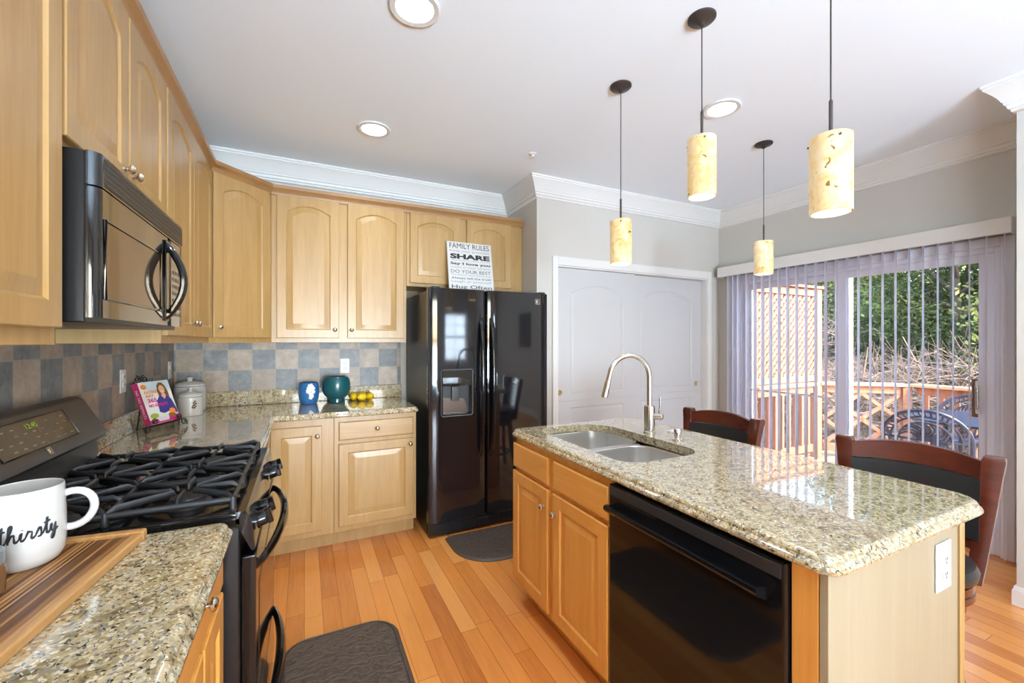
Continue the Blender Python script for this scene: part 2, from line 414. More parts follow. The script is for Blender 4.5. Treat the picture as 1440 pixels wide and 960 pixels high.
leaf_dark = leafmat('evergreen_leaf', S(46, 62, 38), S(90, 106, 62))
leaf_light = leafmat('yellow_green_leaf', S(128, 138, 74), S(178, 176, 104))
twig_m = plain('dry_twig', S(150, 128, 110), .9)
ground_m = None
def mk_ground():
    M = Mat('leaf_litter'); g = M.n('NewGeometry'); n = M.noise(g.outputs['Position'], 4, 8, .7)
    M.base(M.ramp(n, [(.3, S(96, 84, 58)), (.5, S(140, 124, 92)), (.7, S(176, 158, 124))])); M.set(rough=1); return M.m
ground_m = mk_ground()

# ------------------------------------------------------------------ the setting
XL, YB, XR, YC, XJ, ZC = -.815, 3.65, 3.98, 3.08, 1.745, 2.74
XS, YS, YN, YT = 3.35, .82, -4.20, .35
struct('floor', MB().box(XL - .1, XR + .12, YN - .12, YB + .1, -.12, 0), floor_m)
DOWNL = [(.403, 1.717), (.400, 2.814), (2.184, 1.671), (.40, .55), (2.18, .45), (.40, -1.1), (2.18, -1.1)]  # last four lie out of view, added for more light
def ceiling():
    """slab with a round hole for every recessed light"""
    m = MB().box(XL - .1, XR + .12, YN - .12, YB + .1, ZC + .09, ZC + .16); r, hs, n = .076, .11, 32
    for x0, x1, L in ((XL - .1, 1.2, [p for p in DOWNL if p[0] < 1.2]), (1.2, XR + .12, [p for p in DOWNL if p[0] > 1.2])):
        y = YN - .12
        def quad(a, b, c, d): m.add([(a, c, ZC), (b, c, ZC), (b, d, ZC), (a, d, ZC)], [(0, 3, 2, 1)])
        for px, py in sorted(L, key=lambda p: p[1]):
            quad(x0, x1, y, py - hs); quad(x0, px - hs, py - hs, py + hs); quad(px + hs, x1, py - hs, py + hs); y = py + hs
            sq, ci, up = [], [], []
            for k in range(n):
                q = 2 * math.pi * (k + .5) / n; c_, s_ = math.cos(q), math.sin(q); f = hs / max(abs(c_), abs(s_))
                sq.append((px + c_ * f, py + s_ * f, ZC)); ci.append((px + r * c_, py + r * s_, ZC)); up.append((px + r * c_, py + r * s_, ZC + .09))
            for k in range(4):
                j = [i for i in range(n) if abs(abs(sq[i][0] - px) - hs) < 1e-6 or True]
            m.loft([sq, ci, up], False, False)
            for sx in (1, -1):
                for sy in (1, -1):
                    cand = sorted(range(n), key=lambda i: (sq[i][0] - px - sx * hs) ** 2 + (sq[i][1] - py - sy * hs) ** 2)[:2]
                    m.add([(px + sx * hs, py + sy * hs, ZC), sq[cand[0]], sq[cand[1]]], [(0, 1, 2)])
        quad(x0, x1, y, YB + .1)
    o = m.build('ceiling', ceil_m, None, fix=False); o['kind'] = 'structure'; return o
ceil_o = ceiling()
struct('wall_left', MB().box(XL - .1, XL, YN, -3.50, 0, ZC).box(XL - .1, XL, -1.20, YB, 0, ZC).box(XL - .1, XL, -3.50, -1.20, 0, .65).box(XL - .1, XL, -3.50, -1.20, 2.35, ZC), wall_m)
struct('wall_back', MB().box(XL, XJ, YB, YB + .1, 0, ZC), wall_m)
DX0, DX1, DZ = 1.949, 3.795, 2.035
m = MB().box(XJ, DX0, YC, YB + .1, 0, ZC).box(DX1, XR, YC, YB + .1, 0, ZC).box(DX0, DX1, YC, YC + .11, DZ, ZC).box(DX0, DX1, YC + .5, YB + .1, 0, ZC)
struct('wall_closet', m, wall_m)
PY0, PY1, PZ = 1.03, 2.87, 2.0
m = MB().box(XR, XR + .14, YS, PY0, 0, ZC).box(XR, XR + .14, PY1, YC, 0, ZC).box(XR, XR + .14, PY0, PY1, PZ, ZC)
struct('wall_right', m, wall_m)
struct('wall_stub', MB().box(XS, XR + .14, YT, YS, 0, ZC), wall_m)
struct('wall_dining', MB().box(XR, XR + .14, YN, YT, 0, ZC), wall_m)
WIN = [(2.72, 3.48, .90, 2.08), (-.30, 1.90, .40, 2.40)]  # second window is unseen, added to lift the room's light
m = MB().box(XL, -.30, YN - .12, YN, 0, ZC).box(-.30, 1.90, YN - .12, YN, 0, .40).box(-.30, 1.90, YN - .12, YN, 2.40, ZC)
m.box(1.90, 2.72, YN - .12, YN, 0, ZC).box(2.72, 3.48, YN - .12, YN, 0, .90).box(2.72, 3.48, YN - .12, YN, 2.08, ZC).box(3.48, XR + .14, YN - .12, YN, 0, ZC)
struct('wall_behind', m, wall_m)
for i, (x0, x1, z0, z1) in enumerate(WIN):
    f = MB(); t = .05
    f.box(x0, x0 + t, YN - .10, YN - .04, z0, z1, .004).box(x1 - t, x1, YN - .10, YN - .04, z0, z1, .004)
    f.box(x0 + t, x1 - t, YN - .10, YN - .04, z0, z0 + t, .004).box(x0 + t, x1 - t, YN - .10, YN - .04, z1 - t, z1, .004)
    zm = (z0 + z1) / 2; f.box(x0 + t, x1 - t, YN - .095, YN - .045, zm - .025, zm + .025)
    n = 2 if i == 0 else 5
    for k in range(1, n): xx = x0 + (x1 - x0) * k / n; f.box(xx - .009, xx + .009, YN - .085, YN - .055, z0 + t, z1 - t)
    for zz in ((z0 + zm) / 2, (z1 + zm) / 2): f.box(x0 + t, x1 - t, YN - .083, YN - .057, zz - .009, zz + .009)
    o = struct('window_%d' % (i + 1), f, white_trim)
    if i == 0: MB().box(x0 + .01, x1 - .01, YN - .114, YN - .111, z0 + .01, z1 - .01).build('added_diffuser', diffuser_m, o)  # translucent panel added so the window's reflection is evenly bright
    MB().box(x0 + t, x1 - t, YN - .072, YN - .068, z0 + t, z1 - t).build('window_pane', glass, o)

f = MB(); t = .05; xw0, xw1 = XL - .08, XL - .03; wy0, wy1, wz0, wz1 = -3.50, -1.20, .65, 2.35
f.box(xw0, xw1, wy0, wy0 + t, wz0, wz1).box(xw0, xw1, wy1 - t, wy1, wz0, wz1).box(xw0, xw1, wy0 + t, wy1 - t, wz0, wz0 + t).box(xw0, xw1, wy0 + t, wy1 - t, wz1 - t, wz1).box(xw0, xw1, -2.375, -2.325, wz0 + t, wz1 - t)
o = struct('window_3', f, white_trim)  # unseen window, added to light the ceiling and right side
MB().box(xw0 + .022, xw0 + .027, wy0 + t, wy1 - t, wz0 + t, wz1 - t).build('window_pane', glass, o)

def sweep(path, prof, closed=False):
    """profile (offset to the right of the path, z) swept along a plan polyline with mitred corners"""
    P = [Vector(p) for p in path]; loops = []
    for i in range(len(P)):
        d0 = (P[i] - P[i - 1]).normalized() if i > 0 else None
        d1 = (P[i + 1] - P[i]).normalized() if i < len(P) - 1 else None
        n0 = Vector((d0.y, -d0.x)) if d0 else None; n1 = Vector((d1.y, -d1.x)) if d1 else None
        if n0 is None: mdir = n1
        elif n1 is None: mdir = n0
        else:
            mdir = (n0 + n1).normalized(); mdir = mdir / max(.2, mdir.dot(n0))
        loops.append([Vector((P[i].x + mdir.x * a, P[i].y + mdir.y * a, z)) for a, z in prof])
    return MB().loft(loops)
crown_p = [(0, ZC), (.105, ZC), (.105, ZC - .012), (.098, ZC - .016), (.098, ZC - .026), (.088, ZC - .034), (.074, ZC - .050), (.056, ZC - .074), (.044, ZC - .098), (.038, ZC - .104), (.038, ZC - .114), (.030, ZC - .120), (.026, ZC - .136), (.016, ZC - .142), (.016, ZC - .152), (.010, ZC - .158), (0, ZC - .160)]
struct('trim_1', sweep([(XL, YN), (XL, YB), (XJ, YB), (XJ, YC), (XR, YC), (XR, YS), (XS, YS), (XS, YT), (XR, YT), (XR, YN)], crown_p), white_trim)
base_p = [(0, 0), (.014, 0), (.014, .075), (.010, .085), (.007, .1), (0, .1)]
struct('baseboard_closet', sweep([(XJ, YC), (DX0 - .05, YC)], base_p), white_trim)
struct('baseboard_corner', sweep([(DX1 + .06, YC), (XR, YC), (XR, PY1 + .05)], base_p), white_trim)
struct('baseboard_right', sweep([(XR, PY0 - .06), (XR, YS), (XS, YS), (XS, YT), (XR, YT), (XR, YN)], base_p), white_trim)
# closet casing and its two sliding doors
cs = MB(); cw = .056; cz = DZ + .075
def casing(m, x0, x1, z0, z1): m.box(x0, x1, YC - .016, YC, z0, z1, .004)
casing(cs, DX0 - cw, DX0, 0, cz); casing(cs, DX1, DX1 + cw, 0, cz); casing(cs, DX0, DX1, DZ, cz)
cs.box(DX0, DX0 + .008, YC, YC + .11, 0, DZ).box(DX1 - .008, DX1, YC, YC + .11, 0, DZ).box(DX0 + .008, DX1 - .008, YC, YC + .11, DZ - .01, DZ)
struct('trim_2', cs, white_trim)

def arch_loop(x0, x1, z0, z1, rise, nt=12):
    """panel outline: bottom-left, bottom-right, then over the top (arched by `rise`) back to the left"""
    pts = [(x0, z0), (x1, z0)]
    for k in range(nt + 1):
        t = k / nt; x = x1 + (x0 - x1) * t
        pts.append((x, z1 - rise * (2 * t - 1) ** 2))
    return pts
def panel_mesh(mb, x0, x1, z0, z1, th, stile, rail_b, rail_t, rise, M, drop=.007, nt=12, raised=True, wide=.030):
    """framed panel face: local x along, z up, front at y=-th (towards the viewer), back at y=0"""
    outer = arch_loop(x0, x1, z0, z1, 0, nt); e = .003
    outer2 = arch_loop(x0 + e, x1 - e, z0 + e, z1 - e, 0, nt)
    def inn(d, r=rise): return arch_loop(x0 + stile + d, x1 - stile - d, z0 + rail_b + d, z1 - rail_t - d, r, nt)
    seq = [(outer, 0), (outer, -th + e), (outer2, -th), (inn(0), -th), (inn(.004), -th + drop * .5), (inn(.007), -th + drop)]
    if raised: seq += [(inn(.011), -th + drop), (inn(.011 + wide), -th + .0015), (inn(.013 + wide), -th + .001)]
    mb.loft([[M @ Vector((x, y, z)) for x, z in lp] for lp, y in seq]); return mb
KNOB = [(.0001, .026), (.007, .0255), (.0125, .0225), (.0150, .018), (.0140, .0135), (.009, .011), (.0055, .008), (.0055, .004), (.009, .002), (.009, 0)]
def knob(parent, p, nrm):
    q = Vector(nrm).to_track_quat('Z', 'Y').to_matrix().to_4x4()
    return MB().lathe(KNOB, p, 20, q).build('knob', nickel, parent)
def door(parent, M, x0, x1, z0, z1, mat_, knob_at=None, rise=.045, stile=.058, name='door'):
    o = panel_mesh(MB(), x0, x1, z0, z1, .019, stile, stile, stile + (0 if rise else 0), rise, M).build(name, mat_, parent)
    if knob_at:
        p = M @ Vector((knob_at[0], -.019, knob_at[1])); nrm = (M.to_3x3() @ Vector((0, -1, 0)))
        knob(o, p, nrm)
    return o
def slab_front(parent, M, x0, x1, z0, z1, mat_, knob_at=None, name='drawer'):
    o = MB()
    e = .006
    lo = lambda d: [(x0 + d, z0 + d), (x1 - d, z0 + d), (x1 - d, z1 - d), (x0 + d, z1 - d)]
    o.loft([[M @ Vector((x, y, z)) for x, z in lo(d)] for d, y in ((0, 0), (0, -.013), (.003, -.016), (.008, -.019))])
    o = o.build(name, mat_, parent)
    if knob_at:
        p = M @ Vector((knob_at[0], -.019, knob_at[1])); knob(o, p, M.to_3x3() @ Vector((0, -1, 0)))
    return o

# closet sliding doors (molded two-panel)
def closet_door(n, x0, x1, y, pull_x):
    M = Matrix.Translation((0, y, 0)); mb = MB(); zm = .86
    panel_mesh(mb, x0, x1, zm, DZ - .012, .034, .14, .06, .14, .075, M, drop=.006, nt=18, wide=.022)
    panel_mesh(mb, x0, x1, .012, zm, .034, .14, .18, .06, 0, M, drop=.006, nt=18, wide=.022)
    o = struct('door_%d' % n, mb, white_door)
    q = Vector((0, -1, 0)).to_track_quat('Z', 'Y').to_matrix().to_4x4()
    MB().lathe([(.027, 0), (.027, .003), (.022, .004), (.018, .001), (.0001, .001)], (pull_x, y - .034, .935), 24, q).build('finger_pull', brass, o)
closet_door(1, DX0 + .010, 2.83, YC + .055, 1.982)
closet_door(2, 2.79, DX1 - .010, YC + .100, 3.71)

# ------------------------------------------------------------------ patio sliding door
fr = MB(); t = .045; xa, xb = XR + .02, XR + .13
fr.box(xa, xb, PY0, PY0 + t, 0, PZ, .004).box(xa, xb, PY1 - t, PY1, 0, PZ, .004).box(xa, xb, PY0 + t, PY1 - t, PZ - t, PZ, .004).box(xa, xb, PY0 + t, PY1 - t, 0, .03, .004)
fr.box(XR - .012, XR + .02, PY0 - .05, PY0 + .012, 0, PZ + .05, .004).box(XR - .012, XR + .02, PY1 - .012, PY1 + .05, 0, PZ + .05, .004).box(XR - .012, XR + .02, PY0 + .012, PY1 - .012, PZ - .012, PZ + .05, .004)
pd = struct('door_3', fr, vinyl)
def sash(y0, y1, x, sl, sr, name):
    m = MB(); z0, z1 = .03, PZ - t; b = .05
    m.box(x - .018, x + .018, y0, y0 + sr, z0, z1, .003).box(x - .018, x + .018, y1 - sl, y1, z0, z1, .003)
    m.box(x - .018, x + .018, y0 + sr, y1 - sl, z0, z0 + .08, .003).box(x - .018, x + .018, y0 + sr, y1 - sl, z1 - b, z1, .003)
    s_ = m.build(name, vinyl, pd)
    MB().box(x - .003, x + .003, y0 + sr, y1 - sl, z0 + .08, z1 - b).build('glass_pane', glass, s_); return s_
s1 = sash(PY0 + t, 1.975, XR + .052, .075, .075, 'sliding_panel')
s2 = sash(1.90, PY1 - t, XR + .100, .05, .075, 'fixed_panel')
hd = MB().box(XR + .012, XR + .034, 1.135, 1.160, .90, 1.12, .006); hd.build('handle_plate', vinyl, s1)
MB().box(XR - .010, XR + .012, 1.139, 1.157, .93, 1.09, .007).box(XR - .006, XR + .03, 1.143, 1.153, .94, .95).box(XR - .006, XR + .03, 1.143, 1.153, 1.07, 1.08).build('pull_handle', nickel, s1)
MB().box(XR + .070, XR + .098, 1.160, 1.195, .87, 1.13, .006).build('outer_handle', wood('oak_handle', S(150, 96, 40), S(184, 126, 60)), s1)
bar = MB().tube([(XR + .085, 1.985, .895), (XR + .085, PY1 - t, .895)], .009, 8)
bar.build('security_bar', vinyl, pd)

# vertical blind: valance, headrail and single vanes turned edge-on
bl = thing('vertical_blind', 'white vertical blind with open vanes and valance across the sliding glass patio door', 'blind', (3.90, 1.98, 0))
MB().box(3.862, 3.875, .965, 3.01, 2.045, 2.145, .003).box(3.875, 3.955, .965, .977, 2.045, 2.145).box(3.875, 3.955, 2.998, 3.01, 2.045, 2.145).box(3.875, 3.978, .977, 2.998, 2.125, 2.135).build('valance', white_trim, bl)
MB().box(3.895, 3.935, .99, 2.99, 2.080, 2.118, .004).build('headrail', vinyl, bl)
ny = 26
for k in range(ny):
    yy = 1.005 + k * .0775
    dx = .0435; dy = .006; sk = math.tan(R(15))
    if k >= ny - 3: yy = 2.80 + (k - (ny - 3)) * .055
    m = MB(); pts = []
    for j in range(5):
        a = j / 4 - .5; pts.append((3.915 + a * 2 * dx, yy + dy * (1 - 4 * a * a) + a * 2 * dx * sk))
    m.loft([[(x, y, z) for x, y in pts] + [(x, y + .0012, z) for x, y in pts[::-1]] for z in (.02, 2.085)])
    m.build('vane', vane_m, bl)

# ------------------------------------------------------------------ wall cabinets
FX = -.508; FY = 3.345            # face frame planes; doors stand 19 mm proud
ZU0, ZU1 = 1.372, 2.425
ML = faceM((FX, 0, 0), (0, 1)); MBk = faceM((0, FY, 0), (1, 0))
def carcass_left(parent, y0, y1, z0, z1, m=maple): 
    b = MB().box(XL + .002, FX, y0 + .001, y1 - .001, z0, z1, .002)
    return b.build('carcass', m, parent)
c = thing('upper_cabinet', 'maple wall cabinet left of the microwave, cut off by the photo edge', 'cabinet', (-.66, .95, ZU0))
carcass_left(c, .58, 1.320, ZU0, ZU1); door(c, ML, .60, 1.302, 1.41, 2.395, maple)
c = thing('upper_cabinet', 'short two-door maple wall cabinet directly above the black microwave', 'cabinet', (-.66, 1.71, 1.835))
carcass_left(c, 1.320, 2.108, 1.838, ZU1)
door(c, ML, 1.318, 1.702, 1.852, 2.395, maple, (1.672, 1.905)); door(c, ML, 1.712, 2.095, 1.852, 2.395, maple, (1.742, 1.905))
c = thing('upper_cabinet', 'tall two-door maple wall cabinet between microwave and angled corner cabinet', 'cabinet', (-.66, 2.57, ZU0))
carcass_left(c, 2.108, 3.038, ZU0, ZU1)
door(c, ML, 2.122, 2.565, 1.405, 2.395, maple, (2.535, 1.468)); door(c, ML, 2.575, 3.022, 1.405, 2.395, maple, (2.605, 1.468))
# angled corner cabinet
c = thing('corner_cabinet', 'angled maple corner wall cabinet with one arched door', 'cabinet', (-.55, 3.38, ZU0))
A, B = Vector((FX, 3.040)), Vector((-.207, FY)); 
MB().prism([(XL + .002, 3.040), (A.x, A.y), (B.x, B.y), (-.207, YB - .002), (XL + .002, YB - .002)], ZU0, ZU1, lambda a, b, h: (a, b, h)).build('carcass', maple, c)
dv = (B - A); Ld = dv.length; dv.normalize(); MD = faceM((A.x, A.y, 0), (dv.x, dv.y))
door(c, MD, .016, Ld - .022, 1.405, 2.395, maple, (.050, 1.468))
c = thing('upper_cabinet', 'two-door maple wall cabinet on the back wall above the vases', 'cabinet', (.26, 3.5, ZU0))
MB().box(-.206, .719, FY, YB - .002, ZU0, ZU1, .002).build('carcass', maple, c)
door(c, MBk, -.172, .228, 1.405, 2.395, maple, (.200, 1.465)); door(c, MBk, .286, .697, 1.405, 2.395, maple, (.314, 1.465))
c = thing('upper_cabinet', 'short two-door maple wall cabinet above the black refrigerator', 'cabinet', (1.23, 3.5, 1.81))
MB().box(.720, XJ - .003, FY, YB - .002, 1.815, ZU1, .002).build('carcass', maple, c)
door(c, MBk, .745, 1.160, 1.842, 2.395, maple); door(c, MBk, 1.216, 1.630, 1.842, 2.395, maple)
corn = [(0, 2.392), (.012, 2.392), (.016, 2.402), (.019, 2.412), (.028, 2.424), (.038, 2.434), (.040, 2.456), (0, 2.456)]
one('cabinet_cornice', sweep([(FX, .58), (FX, 3.040), (-.207, FY), (XJ - .003, FY)], corn), trim_wood, 'brown-toned maple cornice running along the tops of all the wall cabinets', 'molding')

# ------------------------------------------------------------------ backsplash
m = MB().box(XL, XL + .008, .3, YB - .008, .92, 1.372)
struct('trim_3', m, tile_y)
struct('trim_4', MB().box(XL + .008, .735, YB - .008, YB, .92, 1.372), tile_x)

# ------------------------------------------------------------------ countertops
def rounded(poly, rad, n=7):
    out = []; k = len(poly)
    for i in range(k):
        p, a, b = Vector(poly[i]), Vector(poly[i - 1]), Vector(poly[(i + 1) % k]); r = rad[i]
        if r <= 0: out.append(p); continue
        d0 = (a - p).normalized(); d1 = (b - p).normalized(); half = math.acos(max(-1, min(1, d0.dot(d1)))) / 2
        tl = r / math.tan(half); c_ = p + (d0 + d1).normalized() * (r / math.sin(half)); s0 = p + d0 * tl - c_; s1 = p + d1 * tl - c_
        a0 = math.atan2(s0.y, s0.x); a1 = math.atan2(s1.y, s1.x); da = (a1 - a0 + math.pi) % (2 * math.pi) - math.pi
        for j in range(n + 1):
            q = a0 + da * j / n; out.append(c_ + Vector((math.cos(q), math.sin(q))) * r)
    return out
def inset(pts, d):
    k = len(pts); out = []
    for i in range(k):
        d0 = (pts[i] - pts[i - 1]).normalized(); d1 = (pts[(i + 1) % k] - pts[i]).normalized()
        n0 = Vector((-d0.y, d0.x)); n1 = Vector((-d1.y, d1.x)); mm = (n0 + n1).normalized(); mm = mm / max(.3, mm.dot(n0)); out.append(pts[i] + mm * d)
    return out
EDGE = [(.016, .876), (.006, .878), (.001, .883), (0, .889), (.003, .895), (.008, .899), (.010, .902), (.010, .905), (.013, .910), (.018, .9132), (.022, .914), (.030, .914)]
def slab(poly, rad):   # counter-clockwise outline
    o = rounded(poly, rad); return MB().loft([[Vector((p.x, p.y, z)) for p in inset(o, d)] for d, z in EDGE])
wt = thing('countertop', 'granite countertop left of the range carrying the tray and thirsty mug', 'countertop', (-.49, .8, .876))
slab([(XL + .003, .25), (-.165, .25), (-.165, 1.326), (XL + .003, 1.326)], [0, 0, .035, 0]).build('slab', granite, wt)
MB().box(XL + .009, XL + .028, .25, 1.326, .9145, 1.02, .003).build('backsplash_strip', granite, wt)
wt = thing('countertop', 'L-shaped granite countertop in the back corner carrying cookbook, canisters, vase and lemons', 'countertop', (-.2, 3.2, .876))
slab([(XL + .003, 2.112), (-.165, 2.112), (-.165, 2.995), (.738, 2.995), (.738, YB - .003), (XL + .003, YB - .003)], [0, .034, .012, .036, 0, 0]).build('slab', granite, wt)
MB().box(XL + .009, XL + .028, 2.112, YB - .03, .9145, 1.02, .003).box(XL + .009, .738, YB - .029, YB - .009, .9145, 1.02, .003).build('backsplash_strip', granite, wt)
IX0, IX1, IY0, IY1 = .990, 1.835, .492, 2.045
it = one('island_countertop', slab([(IX0, IY0), (IX1, IY0), (IX1, IY1), (IX0, IY1)], [.045, .09, .09, .045]), granite, 'speckled granite island top with ogee edge and sink cutout', 'countertop')
SX0, SX1, SY0, SY1 = 1.098, 1.515, 1.235, 1.965
co = rounded([(SX0, SY0), (SX1, SY0), (SX1, SY1), (SX0, SY1)], [.10, .10, .17, .10], 10)
cut(it, MB().prism([(p.x, p.y) for p in co], .80, 1.0, lambda a, b, h: (a, b, h)))

# ------------------------------------------------------------------ base cabinets
BX = -.205; BY = 3.035
MLb = faceM((BX, 0, 0), (0, 1)); MBb = faceM((0, BY, 0), (1, 0))
c = thing('base_cabinet', 'maple base cabinet with drawer under the counter beside the range', 'cabinet', (-.5, .85, 0))
MB().box(XL + .003, BX, .26, 1.322, .11, .875, .002).box(XL + .003, BX - .075, .26, 1.322, 0, .11).build('carcass', maple, c)
slab_front(c, MLb, .83, 1.300, .755, .855, maple_warm_light_h, (1.060, .835)); slab_front(c, MLb, .30, .815, .755, .855, maple_warm_light_h, (.56, .83))
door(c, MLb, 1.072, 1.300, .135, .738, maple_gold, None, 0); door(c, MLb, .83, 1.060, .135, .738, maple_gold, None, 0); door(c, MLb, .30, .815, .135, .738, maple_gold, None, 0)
c = thing('corner_base_cabinet', 'maple corner base cabinet with single narrow door beside the range', 'cabinet', (-.4, 3.3, 0))
m = MB().box(XL + .003, .176, BY, YB - .003, .11, .875, .002).box(XL + .003, BX, 2.114, BY, .11, .875, .002).box(XL + .003, .176, BY + .085, YB - .003, 0, .11).box(XL + .003, BX - .075, 2.114, BY + .085, 0, .11)
m.build('carcass', maple, c)
door(c, MBb, -.190, .103, .150, .830, maple, (.075, .765), 0)
c = thing('base_cabinet', 'maple base cabinet with one drawer over one door beside the refrigerator', 'cabinet', (.45, 3.3, 0))
MB().box(.177, .722, BY, YB - .003, .11, .875, .002).box(.177, .722, BY + .085, YB - .003, 0, .11).build('carcass', maple, c)
slab_front(c, MBb, .205, .700, .722, .842, maple_h, (.45, .785)); door(c, MBb, .205, .700, .148, .695, maple, (.675, .655), 0)

# ------------------------------------------------------------------ island
EX = 1.012
ic = thing('island_cabinet', 'maple island cabinet with sink doors, false drawers and pale end panel', 'cabinet', (1.35, 1.27, 0))
m = MB().box(EX, EX + .02, 1.226, 2.020, .11, .874, .001)                      # face frame
m.box(EX + .075, EX + .09, .60, 2.02, 0, .11).box(EX, 1.665, 2.000, 2.020, .11, .874, .001).box(EX + .08, 1.665, 2.005, 2.020, 0, .11)
m.box(EX + .02, 1.62, 1.226, 2.0, .11, .13).box(EX + .02, 1.62, 1.226, 1.240, .13, .874)
m.box(EX, EX + .03, .535, .592, .0, .874, .001)
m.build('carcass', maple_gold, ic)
MB().box(EX, 1.655, .515, .533, 0, .874, .001).build('end_panel', maple_pale, ic)
MB().box(1.657, 1.682, .508, 2.02, 0, .874, .003).build('back_panel', maple, ic)
MI = faceM((EX, 0, 0), (0, -1))
def isl(y0, y1): return (-y1, -y0)
for (y0, y1, kp) in ((1.658, 2.010, 1.690), (1.232, 1.612, 1.590)):
    a, b = isl(y0, y1)
    slab_front(ic, MI, a, b, .722, .846, maple_warm_light_h, None, 'false_drawer')
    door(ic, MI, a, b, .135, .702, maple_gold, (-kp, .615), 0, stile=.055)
# outlet on the end panel
def outlet(label, M, kind='outlet', w_=.07, h_=.115, group=None):
    """faces local -y, centred at M's origin"""
    loc = M.to_translation()
    o = thing('wall_outlet', label, 'outlet', loc, 0, group)
    MB().box(-w_ / 2, w_ / 2, -.005, 0, -h_ / 2, h_ / 2, .0025).xf(M).build('cover_plate', plastic_white, o)
    for zz in (-.02, .02):
        q = MB().lathe([(.0165, 0), (.0165, .0035), (.0145, .0045), (.0001, .0045)], (0, 0, 0), 20, Matrix.Rotation(R(90), 4, 'X'))
        q.xf(Matrix.Translation((0, -.0048, zz))).xf(M); f = q.build('socket', plastic_white, o)
        MB().box(-.007, -.0045, -.0102, -.0088, zz - .002, zz + .007).box(.0045, .007, -.0102, -.0088, zz - .002, zz + .006).box(-.002, .002, -.0102, -.0088, zz - .010, zz - .006).xf(M).build('slot', slot_m, f)
    return o
outlet('white double outlet on the pale end panel of the island', faceM((1.555, .5148, .772), (1, 0)), w_=.088, h_=.13)
outlet('white outlet on the left tiled wall beside the cookbook', faceM((XL + .0082, 2.72, 1.185), (0, 1)))
outlet('white outlet on the left tiled wall right at the back corner', faceM((XL + .0082, 3.53, 1.19), (0, 1)))
outlet('white outlet on the back tiled wall above the teal vase', faceM((.292, YB - .0082, 1.185), (1, 0)))

# sink with two bowls
sk = thing('kitchen_sink', 'stainless double bowl sink set under the island top', 'sink', (1.3, 1.6, .66))
def bowl(y0, y1, x0, x1):
    o = rounded([(x0, y0), (x1, y0), (x1, y1), (x0, y1)], [.09] * 4, 8); m = MB()
    lv = [(-.016, .874), (0, .874), (.003, .868), (.006, .72), (.014, .695), (.035, .682), (.11, .678)]
    m.loft([[Vector((p.x, p.y, z)) for p in inset(o, d)] for d, z in lv], cap0=False)
    b_ = m.build('bowl', steel, sk, fix=False)
    cx, cy = (x0 + x1) / 2, (y0 + y1) / 2
    MB().lathe([(.045, .6785), (.045, .681), (.036, .682), (.030, .679), (.0001, .679)], (cx, cy, 0), 24).build('drain', chrome, b_)
    return b_
bowl(1.245, 1.585, SX0 + .004, 1.490); bowl(1.622, 1.960, SX0 + .004, 1.520)
MB().box(SX0 + .03, 1.49, 1.587, 1.620, .860, .872, .004).build('divider', steel, sk)
# faucet
fx, fy = 1.585, 1.630
fa = thing('kitchen_faucet', 'brushed nickel pull-down gooseneck faucet behind the island sink', 'faucet', (fx, fy, .914))
MB().lathe([(.030, .914), (.030, .920), (.026, .924), (.0265, .93), (.0265, 1.045), (.024, 1.052), (.016, 1.056), (.0001, 1.056)], (fx, fy, 0), 28).build('base', nickel, fa)
pts = []; hd_ = Vector((-.98, .20, 0)).normalized(); rr = .112; ztop = 1.198
pts = [(fx, fy, 1.05), (fx, fy, 1.12), (fx, fy, ztop - .02)]
for k in range(0, 15):
    q = math.pi * k / 15 * 1.02; o_ = Vector((fx, fy, ztop)) + hd_ * (rr * (1 - math.cos(q))) + Vector((0, 0, rr * math.sin(q))); pts.append(tuple(o_))
e0 = Vector(pts[-1]); dirn = (e0 - Vector(pts[-2])).normalized(); pts.append(tuple(e0 + dirn * .03))
MB().tube(pts, .0125, 14).build('spout', nickel, fa)
e1 = e0 + dirn * .028
MB().tube([tuple(e1), tuple(e1 + dirn * .02), tuple(e1 + dirn * .085), tuple(e1 + dirn * .09)], [.0135, .016, .0165, .013], 16).build('spray_head', nickel, fa)
sd_ = Vector((.55, -.83, 0)).normalized()
h0 = Vector((fx, fy, 1.0))
hb = MB().tube([tuple(h0 + sd_ * .018), tuple(h0 + sd_ * .062), tuple(h0 + sd_ * .066)], [.017, .017, .014], 18).build('handle_hub', nickel, fa)
MB().tube([tuple(h0 + sd_ * .050 + Vector((0, 0, .012))), tuple(h0 + sd_ * .053 + Vector((0, 0, .06))), tuple(h0 + sd_ * .052 + Vector((0, 0, .100)))], [.006, .005, .0045], 10).build('lever', nickel, hb)
sp_ = thing('soap_dispenser', 'short chrome soap pump beside the island faucet', 'soap dispenser', (1.585, 1.450, .914))
MB().lathe([(.024, .914), (.024, .919), (.019, .922), (.014, .924), (.014, .938), (.019, .942), (.019, .962), (.015, .968), (.0001, .969)], (1.585, 1.450, 0), 24).build('collar', chrome, sp_)
MB().tube([(1.585, 1.450, .958), (1.565, 1.462, .958), (1.545, 1.472, .952)], [.009, .008, .006], 10).build('nozzle', chrome, sp_)

